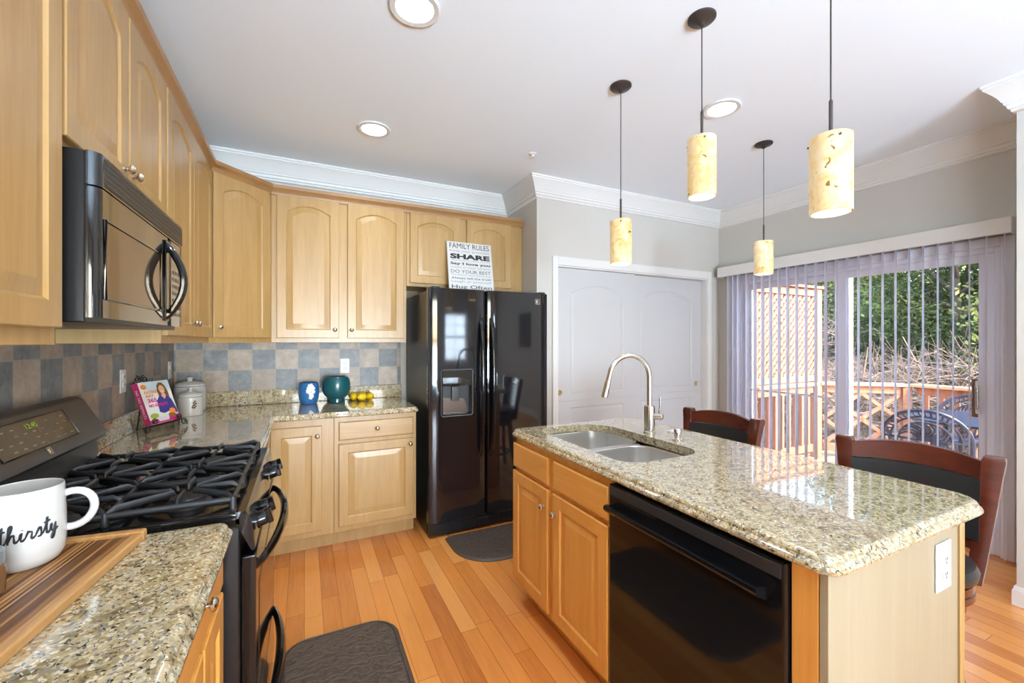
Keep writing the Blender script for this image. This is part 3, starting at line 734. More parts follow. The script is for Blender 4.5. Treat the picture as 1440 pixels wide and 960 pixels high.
# dishwasher
dw = thing('dishwasher', 'glossy black dishwasher built into the island', 'dishwasher', (1.3, .91, 0))
MB().box(EX + .032, 1.60, .600, 1.218, .10, .868).box(EX + .09, 1.60, .602, 1.216, .01, .10).build('tub', black_matte, dw)
dd = MB().box(.993, EX + .030, .596, 1.222, .115, .866, .006).build('door', black_gloss, dw)
MB().box(.9915, .9935, .604, 1.214, .828, .860, .0005).build('control_strip', black_matte, dd)
hm = MB(); hp = [(.993, .760), (.993, .792), (.966, .800), (.955, .796), (.953, .786), (.960, .776)]
hm.prism(hp, .640, 1.205, lambda a, b, h: (a, h, b)); hm.build('handle', black_gloss, dd, ang=50)
MB().box(EX + .04, EX + .055, .602, 1.216, .005, .108).build('toe_panel', black_matte, dw)

# ------------------------------------------------------------------ gas range
RY0, RY1 = 1.337, 2.104
rg = thing('gas_range', 'black freestanding gas range with cast iron grates between the counters', 'stove', (-.46, 1.72, 0))
MB().box(XL + .03, -.155, RY0, RY1, .02, .885, .004).box(XL + .06, -.20, RY0 + .03, RY1 - .03, 0, .02).build('body', black_side, rg)
ct = MB(); ct.box(-.70, -.150, RY0, RY1, .885, .912, .006)
ct.prism([(-.160, .885), (-.128, .815), (-.120, .817), (-.128, .900), (-.142, .924), (-.165, .924), (-.165, .900)], RY0, RY1, lambda a, b, h: (a, h, b))
ct.box(-.70, -.160, RY0, RY0 + .022, .905, .924, .005).box(-.70, -.160, RY1 - .022, RY1, .905, .924, .005)
ct.build('cooktop', black_gloss, rg)
ft = MB().box(-.153, -.118, RY0 + .004, RY1 - .004, .285, .800, .006).build('oven_door', black_gloss, rg)
MB().box(-.119, -.1165, RY0 + .09, RY1 - .09, .36, .69, .001).build('oven_window', dark_glass, ft)
dr = MB().box(-.153, -.118, RY0 + .004, RY1 - .004, .06, .275, .006).build('warming_drawer', black_gloss, rg)
def bow_handle(parent, z, out, r0, yA, yB, name='handle', th=1.0):
    pts = []; rs = []
    for k in range(25):
        t_ = k / 24; pts.append((-.124 + out * math.sin(math.pi * t_) ** .7, yA + (yB - yA) * t_, z - .012 * (1 - math.sin(math.pi * t_)))); rs.append(r0 * (.55 + .45 * math.sin(math.pi * t_)))
    MB().tube(pts, rs, 10, flat=(1.25, .8)).build(name, black_gloss, parent)
bow_handle(ft, .768, .060, .017, RY0 + .03, RY1 - .03)
bow_handle(dr, .258, .048, .022, RY0 + .06, RY1 - .04)
nrm = Vector((.95, 0, .25)).normalized()
for yy in (1.43, 1.53, 1.91, 2.01, ):
    q = nrm.to_track_quat('Z', 'Y').to_matrix().to_4x4()
    k_ = MB().lathe([(.026, 0), (.026, .004), (.022, .006), (.021, .022), (.019, .026), (.0001, .027)], (-.124, yy, .862), 24, q).build('knob', black_gloss, rg)
    MB().box(-.007, .007, -.022, .022, .024, .040, .003).xf(Matrix.Translation((-.124, yy, .862)) @ q).build('knob_grip', black_gloss, k_)
# back guard with the display
gd = MB(); gp = [(XL + .032, .885), (XL + .032, 1.165), (XL + .045, 1.180), (-.752, 1.178), (-.735, 1.168), (-.672, 1.052), (-.668, 1.036), (-.678, 1.024), (-.694, 1.016), (-.694, .885)]
gd.prism(gp, RY0, RY1, lambda a, b, h: (a, h, b)); gdo = gd.build('backguard', guard_m, rg, ang=45)
P0, P1 = Vector((-.735, 0, 1.168)), Vector((-.672, 0, 1.052)); up_ = (P0 - P1).normalized(); nn = Vector((up_.z, 0, -up_.x)); 
def guardM(y, s): o_ = P1 + up_ * s; return frame_M((o_.x + nn.x * .001, y, o_.z + nn.z * .001), (0, 1, 0), tuple(up_), tuple(nn))
lm = dm = MB().box(-.20, .20, 0, .092, 0, .0016, .0006).xf(guardM(1.72, .022)); dm.cur = 1
DISPB = MB().tube([guardM(1.72, .022) @ Vector(p) for p in ((-.20, 0, .002), (.20, 0, .002), (.20, .092, .002), (-.20, .092, .002))], .0022, 6, closed=True)
for i_ in range(9):
    for j_ in range(4):
        if (i_ * 3 + j_) % 5 == 0: continue
        x_ = -.175 + i_ * .043; 
        if abs(x_) < .05 and j_ == 3: continue
        lm.box(x_ - .008, x_ + .008, .012 + j_ * .020, .0155 + j_ * .020, .0018, .0022, M=guardM(1.72, .022))
dmo = dm.build('display', [display_m, label_grey], gdo); DISPB.build('display_border', black_gloss, dmo)
text(MB(), '12:45', .055, .016, guardM(1.72, .022) @ Matrix.Translation((.0, .072, .0020))).build('clock', green_led, dmo)
def emblem(parent, M, s, m_):
    e = MB(); e.box(-s, s, -s, s, 0, .0008, M=M)
    o_ = e.build('emblem', black_matte, parent)
    d = MB(); t_ = s * .12
    d.box(-s, s, s - t_, s, .0009, .0012, M=M).box(-s, s, -s, -s + t_, .0009, .0012, M=M).box(-s, -s + t_, -s, s, .0009, .0012, M=M).box(s - t_, s, -s, s, .0009, .0012, M=M)
    d.box(-s * .6, -s * .3, -s * .65, s * .65, .0009, .0012, M=M); text(d, 'K', s * .95, s * 1.25, M @ Matrix.Translation((.1 * s, 0, .0004)), bold=.02)
    d.build('emblem_mark', m_, o_)
emblem(gdo, guardM(1.72, .006) @ Matrix.Translation((0, -.0, 0)), .011, chrome)
# burners and grates
BUR = [(-.58, 1.50, .036), (-.30, 1.50, .045), (-.58, 1.94, .045), (-.30, 1.94, .036), (-.44, 1.72, .040)]
for x_, y_, r_ in BUR:
    b_ = MB().lathe([(r_ + .012, .912), (r_ + .012, .918), (r_, .922), (r_, .930), (.0001, .930)], (x_, y_, 0), 28).build('burner', guard_m, rg)
    MB().lathe([(r_ - .004, .930), (r_ - .002, .934), (r_ - .004, .938), (.0001, .939)], (x_, y_, 0), 28).build('burner_cap', cast_iron, b_)
def grate(y0, y1, bur):
    m = MB(); x0, x1 = -.68, -.175; zt = .958; t_ = .0065
    def barx(p, q, r=t_): m.tube([p, q], r, 8, flat=(1.2, 1.0))
    for (p, q) in (((x0, y0), (x1, y0)), ((x0, y1), (x1, y1)), ((x0, y0), (x0, y1)), ((x1, y0), (x1, y1)), ((-.44, y0), (-.44, y1))):
        barx((p[0], p[1], zt - .008), (q[0], q[1], zt - .008))
    for x_ in (x0, -.44, x1):
        for y_ in (y0, y1): m.tube([(x_, y_, .925), (x_, y_, zt)], [.009, .0075], 6)
    for (bx, by) in bur:
        for k in range(4):
            q = R(45 + 90 * k) if True else 0
            cx = math.cos(q); sy = math.sin(q)
            hx = x0 if cx < 0 and bx < -.44 else (-.44 if cx < 0 else (-.44 if bx < -.44 else x1))
            hy = y0 if sy < 0 else y1
            m.tube([(hx, hy, zt - .008), (hx + (bx - hx) * .12, hy + (by - hy) * .12, zt + .004), (hx + (bx - hx) * .82, hy + (by - hy) * .82, zt + .004), (hx + (bx - hx) * .84, hy + (by - hy) * .84, zt - .004)], [.005, .0068, .0062, .003], 6, flat=(1.35, .95))
            px, py = (bx, hy) if k % 2 == 0 else (hx, by)
            m.tube([(px, py, zt - .008), (px + (bx - px) * .12, py + (by - py) * .12, zt + .004), (bx + (px - bx) * .25, by + (py - by) * .25, zt + .004), (bx + (px - bx) * .23, by + (py - by) * .23, zt - .004)], [.005, .0068, .0062, .003], 6, flat=(1.35, .95))
    m.build('grate', cast_iron, rg, ang=60)
grate(1.372, 1.590, [(-.58, 1.48), (-.30, 1.48)])
grate(1.602, 1.838, [(-.56, 1.72), (-.32, 1.72)])
grate(1.850, 2.068, [(-.58, 1.96), (-.30, 1.96)])

# ------------------------------------------------------------------ microwave over the range
MX = -.438; MZ0, MZ1 = 1.425, 1.832; my0, my1 = 1.335, 2.104
mw = thing('microwave', 'black over-the-range microwave with bowed handle under the short cabinet', 'microwave', (-.63, 1.72, MZ0))
MB().box(XL + .010, MX - .025, my0, my1, MZ0, MZ1, .003).build('housing', black_side, mw)
def rr_front(m, y0, y1, z0, z1, x0, x1, r=.022):
    prof = [(x0, y0), (x1 - r, y0)] + [(x1 - r + r * math.sin(q), y0 + r - r * math.cos(q)) for q in [R(a) for a in range(15, 91, 15)]] 
    prof += [(x1 - r + r * math.cos(q), y1 - r + r * math.sin(q)) for q in [R(a) for a in range(0, 91, 15)]] + [(x0, y1)]
    m.prism(prof, z0, z1, lambda a, b, h: (a, b, h)); return m
rr_front(MB(), my0, my1, 1.752, MZ1, MX - .025, MX).build('vent_hood', mirror_black, mw, ang=25)
vg = MB().box(MX - .002, MX + .0015, my0 + .030, my1 - .015, 1.758, 1.826, .0005); vg.cur = 1
for k in range(5): vg.box(MX, MX + .003, my0 + .033, my1 - .018, 1.7625 + k * .0135, 1.7655 + k * .0135, .0005)
vg.build('vent_grille', [black_matte, guard_m], mw)
dm_ = rr_front(MB(), my0, 1.915, MZ0 + .012, 1.748, MX - .025, MX).build('door', mirror_black, mw, ang=25)
MB().box(MX - .001, MX + .0025, my0 + .03, 1.80, 1.485, 1.675, .001).build('window', smoke_glass, dm_)
MB().tube([(MX + .002, my0 + .03, 1.485), (MX + .002, 1.80, 1.485), (MX + .002, 1.80, 1.675), (MX + .002, my0 + .03, 1.675)], .004, 6, closed=True).build('window_trim', mirror_black, dm_)
pts = []; rs = []
for k in range(19):
    t_ = k / 18; pts.append((MX - .004 + .056 * math.sin(math.pi * t_) ** .8, 1.872, 1.462 + .262 * t_)); rs.append(.012)
MB().tube(pts, rs, 10, flat=(1.0, 1.2)).build('handle', mirror_black, dm_)
MB().box(MX, MX + .006, 1.852, 1.892, 1.452, 1.735, .003).build('handle_plate', mirror_black, dm_)
cp = rr_front(MB(), 1.919, my1, MZ0 + .012, 1.748, MX - .025, MX).build('control_panel', mirror_black, mw, ang=25)
kb = MB()
for i_ in range(3):
    for j_ in range(7): kb.box(MX + .0002, MX + .0012, 1.955 + i_ * .040, 1.980 + i_ * .040, 1.475 + j_ * .026, 1.487 + j_ * .026)
kb.build('keypad', guard_m, cp)

# ------------------------------------------------------------------ refrigerator
fx0, fx1, fyf, fz = .772, 1.730, 2.87, 1.757
fg = thing('refrigerator', 'glossy black side-by-side refrigerator with water dispenser', 'refrigerator', (1.25, 3.2, 0))
MB().box(fx0 + .006, fx1 - .006, fyf + .075, 3.60, .02, fz - .015, .004).box(fx0 + .03, fx1 - .03, fyf + .1, 3.58, 0, .02).build('cabinet', black_side, fg)
def fdoor(x0, x1, name='door'):
    m = MB(); pts = [(x0, fyf + .068), (x0, fyf + .020)]; n = 16
    for k in range(n + 1):
        t_ = k / n; x_ = x0 + .008 + (x1 - x0 - .016) * t_
        g = (x_ - (fx0 + fx1) / 2) / ((fx1 - fx0) / 2); y_ = fyf + .006 * g * g + .009 * (abs(2 * t_ - 1) ** 10)
        pts.append((x_, y_))
    pts += [(x1, fyf + .020), (x1, fyf + .068)]
    lp = lambda d, z: [Vector((x_ + (d if x_ < (x0 + x1) / 2 else -d), y_ + d, z)) for x_, y_ in pts]
    m.loft([lp(.004, .105), lp(0, .110), lp(0, .125), lp(0, fz - .025), lp(0, fz - .006), lp(.004, fz)])
    return m.build(name, black_fridge, fg, ang=30)
xg = 1.203
d1 = fdoor(fx0, xg - .004); d2 = fdoor(xg + .004, fx1)
for xx, dpar in ((1.158, d1), (1.243, d2)):
    pts = []; rs = []
    for k in range(21):
        t_ = k / 20; pts.append((xx, fyf + .012 - .060 * math.sin(math.pi * t_) ** .45, .545 + t_ * 1.005)); rs.append(.0135)
    MB().tube(pts, rs, 10, flat=(1.0, 1.25)).build('handle', black_gloss, dpar)
q0, q1, r0, r1 = .860, 1.094, .852, 1.180
cut(d1, MB().box(q0 + .012, q1 - .012, fyf - .02, fyf + .055, r0 + .012, r1 - .115))
dp = MB().box(q0 + .012, q1 - .012, fyf + .050, fyf + .054, r0 + .012, r1 - .115).build('dispenser_recess', black_matte, d1)
MB().tube([(q0 + .01, fyf - .000, r0 + .0), (q1 - .01, fyf - .000, r0), (q1, fyf, r0 + .012), (q1, fyf, r1 - .012), (q1 - .01, fyf, r1), (q0 + .01, fyf + .0015, r1), (q0, fyf + .0015, r1 - .012), (q0, fyf + .0015, r0 + .012)], .0045, 8, closed=True).build('dispenser_frame', plain('dispenser_trim', S(96, 96, 98), .25, .5), d1)
MB().box(q0 + .008, q1 - .008, fyf - .004, fyf + .012, r1 - .112, r1 - .008, .002).build('dispenser_panel', dark_glass, d1)
MB().box(.945, 1.000, fyf + .018, fyf + .05, .955, 1.060, .006).build('dispenser_lever', guard_m, d1)
MB().prism([(q0 + .014, r0 + .014), (q1 - .014, r0 + .014), (q1 - .05, r0 + .115), (q0 + .03, r0 + .125)], fyf + .046, fyf + .05, lambda a, b, h: (a, h, b)).build('splash_plate', plain('splash_plate', S(150, 142, 136), .2, .8), d1)
emblem(d2, frame_M((1.635, fyf - .0003 + .005, 1.690), (1, 0, 0), (0, 0, 1), (0, -1, 0)), .020, chrome)
gr_ = MB().box(fx0 + .010, fx1 - .010, fyf + .022, fyf + .075, .02, .100, .004)
for k in range(6): gr_.box(fx0 + .16 + k * .10, fx0 + .25 + k * .10, fyf + .018, fyf + .024, .040, .085, .002)
gr_.build('base_grille', black_side, fg)
for xx in (fx0 + .03, fx1 - .07): MB().box(xx, xx + .055, fyf + .02, fyf + .10, fz - .002, fz + .012, .004).build('hinge_cover', black_matte, fg)

# sign standing on the refrigerator
sg = thing('wall_sign', 'white family rules sign leaning on the cabinet above the refrigerator', 'sign', (1.223, 3.24, fz - .015))
lean = math.atan2(.085, .455); sx0, sx1 = 1.030, 1.416; sh = .458
SM = Matrix.Translation(((sx0 + sx1) / 2, 3.205, fz - .0145)) @ Matrix.Rotation(-lean, 4, 'X')
MB().box(-(sx1 - sx0) / 2, (sx1 - sx0) / 2, 0, .018, 0, sh, .002).xf(SM).build('board', canvas, sg)
TM = SM @ frame_M((0, -.0004, 0), (1, 0, 0), (0, 0, 1), (0, -1, 0))
rows = [('FAMILY RULES', .424, .045, ink, .000), ('Keep your promises', .378, .024, ink_grey, 0), ('SHARE', .334, .044, ink, .05), ('Think of others before yourself', .300, .013, ink_grey, 0), ('Say I love you', .270, .028, ink, .03), ('Listen to your parents', .240, .018, ink_grey, 0), ('DO YOUR BEST', .206, .028, ink_mid, 0), ('Say please and thank you', .178, .014, ink_grey, 0), ('Always tell the truth', .148, .022, ink_mid, .01), ('Laugh at yourself', .120, .022, ink_grey, 0), ('Hug Often', .074, .040, ink, 0), ('Be grateful for your family', .036, .012, ink_grey, 0)]
for body, z_, h_, im, bd in rows:
    text(MB(), body, .345, h_, TM @ Matrix.Translation((0, z_, 0)), bold=bd).build('lettering', im, sg)

# ------------------------------------------------------------------ lights of the ceiling
labels = ['recessed ceiling light nearest the camera, cut by the top photo edge', 'recessed ceiling light above the back corner of the kitchen', 'recessed ceiling light between the pendants over the island', 'added recessed ceiling light, out of view over the near end of the left counter', 'added recessed ceiling light, out of view over the near end of the island', 'added recessed ceiling light, out of view behind the camera on the left', 'added recessed ceiling light, out of view behind the camera on the right']
for (x_, y_), lb in zip(DOWNL, labels):
    o = thing('recessed_light', lb, 'ceiling light', (x_, y_, ZC), 0, 'recessed ceiling lights')
    MB().lathe([(.076, ZC + .001), (.100, ZC - .0005), (.103, ZC - .006), (.098, ZC - .010), (.076, ZC - .008), (.072, ZC + .001)], (x_, y_, 0), 40, caps=False).build('trim_ring', white_trim, o)
    MB().lathe([(.075, ZC - .002), (.070, ZC + .02), (.060, ZC + .058)], (x_, y_, 0), 40, caps=False).build('reflector', lens_ring, o, fix=False)
    MB().lathe([(.059, ZC + .058), (.052, ZC + .052), (.0001, ZC + .046)], (x_, y_, 0), 32).build('lens', lamp_m, o)
    a_ = area('downlight', (x_, y_, ZC + .040), (x_, y_, 0), .10, .10, DOWN, (.86, .94, 1.0), 'DISK', 150)
    a_.parent = o; a_.location = (0, 0, .040)
one('fire_sprinkler', MB().lathe([(.030, ZC), (.030, ZC - .004), (.020, ZC - .008), (.008, ZC - .010), (.006, ZC - .022), (.014, ZC - .024), (.014, ZC - .026), (.0001, ZC - .027)], (1.484, 2.680, 0), 24), white_trim, 'small white round sprinkler head on the ceiling by the closet corner', 'sprinkler')
def pendant(x, y, z0, z1, label, sh_r=.057):
    o = thing('pendant_light', label, 'pendant light', (x, y, z0), 0, 'amber pendant lights')
    MB().lathe([(.056, ZC), (.056, ZC - .006), (.050, ZC - .012), (.020, ZC - .020), (.008, ZC - .034), (.0001, ZC - .034)], (x, y, 0), 32).build('canopy', bronze, o)
    MB().tube([(x, y, ZC - .03), (x, y, z1 + .115)], .0024, 8).build('cord', bronze, o)
    MB().tube([(x, y, z1 + .118), (x, y, z1 + .112), (x, y, z1 - .03)], [.003, .0055, .0055], 10).build('stem', bronze, o)
    r = sh_r
    s_ = MB(); s_.cur = 0; s_.lathe([(.006, z1), (r - .004, z1), (r, z1 - .004), (r, z0 + .002), (r - .002, z0), (r - .006, z0), ], (x, y, 0), 40)
    s_.f.pop(); s_.m.pop(); s_.f.pop(); s_.m.pop()
    s_.cur = 1; s_.lathe([(r - .006, z0), (r - .006, z1 - .006), (.006, z1 - .006)], (x, y, 0), 40); s_.f = s_.f[:-2]; s_.m = s_.m[:-2]
    sh_ = s_.build('lamp_shade', [shade_m, shade_in], o)
    for q in (R(230), R(350), R(110)):
        dx_, dy_ = math.cos(q), math.sin(q)
        MB().tube([(x + dx_ * (r - .002), y + dy_ * (r - .002), z1 - .018), (x + dx_ * (r + .005), y + dy_ * (r + .005), z1 - .018)], .0035, 8).build('set_screw', bronze, sh_)
    MB().lathe([(.0001, z0 + .075), (.018, z0 + .082), (.026, z0 + .105), (.020, z0 + .135), (.012, z0 + .160), (.0001, z0 + .160)], (x, y, 0), 20).build('bulb', lamp_m, o)
    l = bpy.data.lights.new('pendant_bulb', 'POINT'); l.energy = PEND; l.color = (1, .82, .55); l.shadow_soft_size = .03
    lo = bpy.data.objects.new('pendant_bulb', l); C.objects.link(lo); lo.parent = o; lo.location = (0, 0, .045)
pendant(1.513, 1.764, 1.793, 2.024, 'amber stone pendant over the far end of the island by the sink')
pendant(1.499, 1.241, 1.987, 2.232, 'amber pendant hung highest, over the middle of the island')
pendant(1.500, .757, 1.787, 2.030, 'amber stone pendant nearest the camera, largest in the photo')
pendant(2.836, 1.844, 1.843, 2.067, 'amber pendant farthest right, hanging in front of the patio blind', .058)

# ------------------------------------------------------------------ counter stools
def make_stool(label):
    """local: seat faces -x, origin on the floor"""
    o = thing('counter_stool', label, 'stool', (0, 0, 0), 0, 'cherry counter stools')
    MB().lathe([(.0001, .600), (.175, .600), (.195, .610), (.200, .632), (.190, .652), (.150, .664), (.0001, .668)], (0, 0, 0), 40).build('seat', leather, o)
    MB().lathe([(.0001, .545), (.186, .545), (.190, .550), (.190, .566), (.182, .570), (.188, .575), (.188, .600), (.0001, .600)], (0, 0, 0), 40).build('seat_ring', cherry, o)
    MB().lathe([(.0001, .500), (.165, .500), (.170, .506), (.170, .528), (.10, .532), (.10, .545), (.0001, .545)], (0, 0, 0), 36).build('swivel_base', cherry, o)
    for sx in (-1, 1):
        for sy in (-1, 1):
            m = MB(); a0, b0 = (sx * .105, sy * .105), (sx * .165, sy * .165)
            lp = []
            for t_, hw in ((0, .021), (.5, .019), (1, .016)):
                cx = a0[0] + (b0[0] - a0[0]) * t_ * t_; cy = a0[1] + (b0[1] - a0[1]) * t_ * t_; z_ = .505 * (1 - t_)
                lp.append([Vector((cx - hw, cy - hw, z_)), Vector((cx + hw, cy - hw, z_)), Vector((cx + hw, cy + hw, z_)), Vector((cx - hw, cy + hw, z_))])
            m.loft(lp).build('leg', cherry, o)
    MB().tube([(.135 * math.cos(q), .135 * math.sin(q), .20) for q in [2 * math.pi * k / 32 for k in range(32)]], .012, 8, closed=True).build('foot_ring', cherry, o)
    # back: two flared posts, curved crest rail, padded panel
    def bx(y, z): return .125 + .06 * (1 - (y / .215) ** 2) * .6 + (z - .62) * .16
    for s in (-1, 1):
        m = MB(); lp = []
        for z_, yy, hw, hd2 in ((.555, .168, .020, .016), (.64, .178, .021, .017), (.78, .192, .023, .018), (.92, .204, .026, .020), (.972, .209, .028, .022), (.985, .210, .024, .017)):
            x_ = bx(yy, z_) + .01; y_ = s * yy
            lp.append([Vector((x_ - hd2, y_ - hw, z_)), Vector((x_ + hd2, y_ - hw, z_)), Vector((x_ + hd2 + .008, y_, z_)), Vector((x_ + hd2, y_ + hw, z_)), Vector((x_ - hd2, y_ + hw, z_)), Vector((x_ - hd2 - .004, y_, z_))])
        m.loft(lp).build('back_post', cherry, o, ang=30)
    def curved(z0f, z1f, th, y0, y1, n=20, off=0.0):
        lp = []
        for k in range(n + 1):
            y_ = y0 + (y1 - y0) * k / n; za, zb = z0f(y_), z1f(y_)
            lp.append([Vector((bx(y_, za) - th + off, y_, za)), Vector((bx(y_, za) + th + off, y_, za)), Vector((bx(y_, zb) + th + off, y_, zb - .003)), Vector((bx(y_, zb) + off, y_, zb)), Vector((bx(y_, zb) - th + off, y_, zb - .003))])
        return MB().loft(lp)
    crest = lambda y: .963 + .030 * (1 - (y / .2) ** 2)
    curved(lambda y: .905 + .012 * (1 - (y / .2) ** 2), crest, .012, -.186, .186).build('crest_rail', cherry, o)
    curved(lambda y: .70, lambda y: .903 + .012 * (1 - (y / .2) ** 2), .016, -.180, .180, off=-.002).build('back_pad', leather, o)
    curved(lambda y: .668, lambda y: .699, .012, -.166, .166).build('lower_rail', cherry, o)
    return o
st1 = make_stool('cherry counter stool with black leather at the near end of the island')
st2 = copy_tree(st1); st2['label'] = 'cherry counter stool with black leather behind the faucet end of the island'
move(st1, (1.895, .745, 0), R(9)); move(st2, (1.880, 1.590, 0), R(1))

# ------------------------------------------------------------------ floor mats
def floor_mat(label, poly, rad):
    o = thing('floor_mat', label, 'mat', (sum(p[0] for p in poly) / len(poly), sum(p[1] for p in poly) / len(poly), 0), 0, 'brown kitchen mats')
    q = rounded(poly, rad, 12)
    MB().loft([[Vector((p.x, p.y, z)) for p in inset(q, d)] for d, z in ((0, .001), (0, .004), (.012, .015), (.020, .016), (.021, .012))]).build('border', mat_edge, o)
    MB().loft([[Vector((p.x, p.y, z)) for p in inset(q, d)] for d, z in ((.022, .0125), (.026, .0155), (.03, .016))]).build('pad', mat_m, o)
floor_mat('brown embossed floor mat in front of the range', [(-.10, 1.20), (.402, 1.20), (.402, 2.170), (-.10, 2.170)], [.12, .12, .13, .12])
floor_mat('brown embossed floor mat with rounded corners in front of the refrigerator', [(.880, 2.415), (1.72, 2.415), (1.72, 2.868), (.880, 2.868)], [.26, .26, .03, .03])

# ------------------------------------------------------------------ counter-top things
ZT = .914
# tray
TR = Matrix.Translation((-.335, 1.285, ZT)) @ Matrix.Rotation(R(-7), 4, 'Z')
tr = thing('serving_tray', 'slatted bamboo tray under the white thirsty mug', 'tray', (-.335, 1.285, ZT), R(-7))
MB().box(-.335, -.022, -.46, -.022, .004, .016, .001).box(-.32, -.30, -.45, -.03, 0, .004).box(-.06, -.04, -.45, -.03, 0, .004).xf(TR).build('slatted_base', tray_m, tr)
MB().box(-.357, 0, -.022, 0, 0, .024, .003).box(-.022, 0, -.482, -.022, 0, .020, .003).box(-.357, -.335, -.482, -.022, 0, .020, .003).box(-.335, -.022, -.482, -.46, 0, .024, .003).xf(TR).build('rim', tray_edge, tr)
for yy in (-.011, -.471):
    MB().tube([(-.225, yy, .024), (-.215, yy, .034), (-.185, yy + .004, .037), (-.155, yy, .034), (-.145, yy, .024)], [.007, .004, .0035, .004, .007], 8, flat=(.7, 1.2)).xf(TR).build('handle', iron, tr)
# mug
mcx, mcy, mz = -.510, 1.205, ZT + .0165
mg = thing('mug', 'large white ceramic mug reading thirsty on the tray', 'mug', (mcx, mcy, mz))
prof = [(.0001, 0), (.044, 0), (.052, .006), (.0585, .020), (.0605, .045), (.0600, .09), (.0585, .13), (.0575, .153), (.0565, .155), (.0550, .153), (.0555, .12), (.0565, .05), (.052, .014), (.030, .008), (.0001, .008)]
MB().lathe([(r, z + mz) for r, z in prof], (mcx, mcy, 0), 56).build('cup', ceramic, mg)
hdir = Vector((.93, .37, 0)).normalized(); pts = []
for k in range(19):
    q = R(118 - 236 * k / 18); pts.append(Vector((mcx, mcy, mz + .092)) + hdir * (.068 + .034 * math.cos(q)) + Vector((0, 0, .038 * math.sin(q))))
MB().tube([tuple(p) for p in pts], .0075, 12, flat=(1, 1.25)).build('handle', ceramic, mg)
# handwriting wrapped round the mug
strokes = [
 [(0, .30), (.10, .55), (.18, 1.0), (.17, .5), (.15, .1), (.22, .02), (.32, .15)], [(.02, .72), (.30, .76)],
 [(.32, .15), (.50, .75), (.52, 1.0), (.44, .95), (.42, .5), (.40, 0)], [(.40, .1), (.50, .42), (.60, .45), (.62, .2), (.66, .02), (.78, .15)],
 [(.78, .15), (.86, .46), (.84, .1), (.90, .02), (1.0, .15)], [(.89, .62), (.90, .65)],
 [(1.0, .15), (1.10, .48), (1.12, .42), (1.22, .40), (1.20, .1), (1.26, .02), (1.36, .15)],
 [(1.36, .15), (1.50, .52), (1.56, .25), (1.54, .04), (1.42, .02)], [(1.55, .06), (1.64, .15)],
 [(1.64, .15), (1.76, .55), (1.80, .95), (1.78, .4), (1.78, .08), (1.84, .02), (1.92, .15)], [(1.66, .66), (1.92, .72)],
 [(1.92, .15), (1.98, .44), (1.98, .12), (2.06, .04), (2.16, .40)], [(2.18, .46), (2.14, 0), (2.06, -.40), (1.98, -.36), (2.04, -.12), (2.30, .12)]]
def smoothline(p, n=6):
    out = []
    for i in range(len(p) - 1):
        a = p[max(0, i - 1)]; b = p[i]; c_ = p[i + 1]; d = p[min(len(p) - 1, i + 2)]
        for k in range(n):
            t_ = k / n
            out.append(tuple(.5 * (2 * b[j] + (c_[j] - a[j]) * t_ + (2 * a[j] - 5 * b[j] + 4 * c_[j] - d[j]) * t_ ** 2 + (3 * b[j] - a[j] - 3 * c_[j] + d[j]) * t_ ** 3) for j in range(2)))
    out.append(p[-1]); return out
wm = MB(); aim = math.atan2(-mcy, -mcx) + R(7); sc_ = .0375
for st in strokes:
    pl = []
    for a, b in smoothline(st):
        ang_ = aim + (a - 1.15) * sc_ / .060; z_ = mz + .064 + b * sc_ * .92 + (a - 1.1) * sc_ * .10
        pl.append((mcx + .0606 * math.cos(ang_), mcy + .0606 * math.sin(ang_), z_))
    n = len(pl); wm.tube(pl, [.0013 + .0008 * abs(math.sin(3.1 * k / max(1, n - 1) * 2)) for k in range(n)], 5)
wm.build('lettering', ink, mg)
# amber glass cup at the photo's edge
gx, gy = -.517, 1.070
gz = ZT + .0165
jar = thing('small_jar', 'small dark amber jar on the tray at the left photo edge', 'jar', (gx, gy, gz))
MB().lathe([(.0001, gz), (.034, gz), (.038, gz + .006), (.039, gz + .045), (.036, gz + .055), (.0001, gz + .055)], (gx, gy, 0), 32).build('body', plain('amber_brown', S(120, 84, 50), .25), jar)
MB().lathe([(.0001, gz + .055), (.036, gz + .055), (.037, gz + .058), (.037, gz + .078), (.034, gz + .081), (.0001, gz + .081)], (gx, gy, 0), 32).build('lid', plain('grey_lid', S(120, 130, 132), .3), jar)

# cookbook on a wrought iron easel
e_ = Vector((.42, .907, 0)).normalized(); nb = Vector((e_.y, -e_.x, 0)); le = R(19)
ub = (Vector((0, 0, 1)) * math.cos(le) - nb * math.sin(le)).normalized(); nf = (nb * math.cos(le) + Vector((0, 0, 1)) * math.sin(le)).normalized()
O = Vector((-.688, 2.700, .962)); BW, BH, BT = .190, .222, .030
KM = frame_M(tuple(O), tuple(e_), tuple(ub), tuple(nf))       # local: x across cover, y up, z out of the cover
bk = thing('cookbook', 'pink and white cookbook standing on the wrought iron easel', 'book', tuple(O))
MB().box(.003, BW - .002, .003, BH - .003, -BT + .002, -.002).xf(KM).build('pages', plain('paper', S(236, 230, 216), .8), bk)
pink = plain('magenta_print', S(206, 38, 128), .4); orange = plain('orange_print', S(236, 134, 44), .4)
cvr = MB().box(0, BW, 0, BH, -.002, 0).box(0, BW, 0, BH, -BT, -BT + .002).xf(KM).build('cover', plain('cover_print', S(226, 228, 222), .3), bk)
spn = MB().box(-.002, 0, 0, BH, -BT, 0).xf(KM).build('spine', plain('spine_print', S(170, 34, 88), .4), bk)
SPM = KM @ frame_M((-.0024, BH * .5, -BT / 2), (0, -1, 0), (0, 0, 1), (-1, 0, 0))
text(MB(), '365: NO REPEATS', .15, .012, SPM).build('spine_lettering', plastic_white, spn)
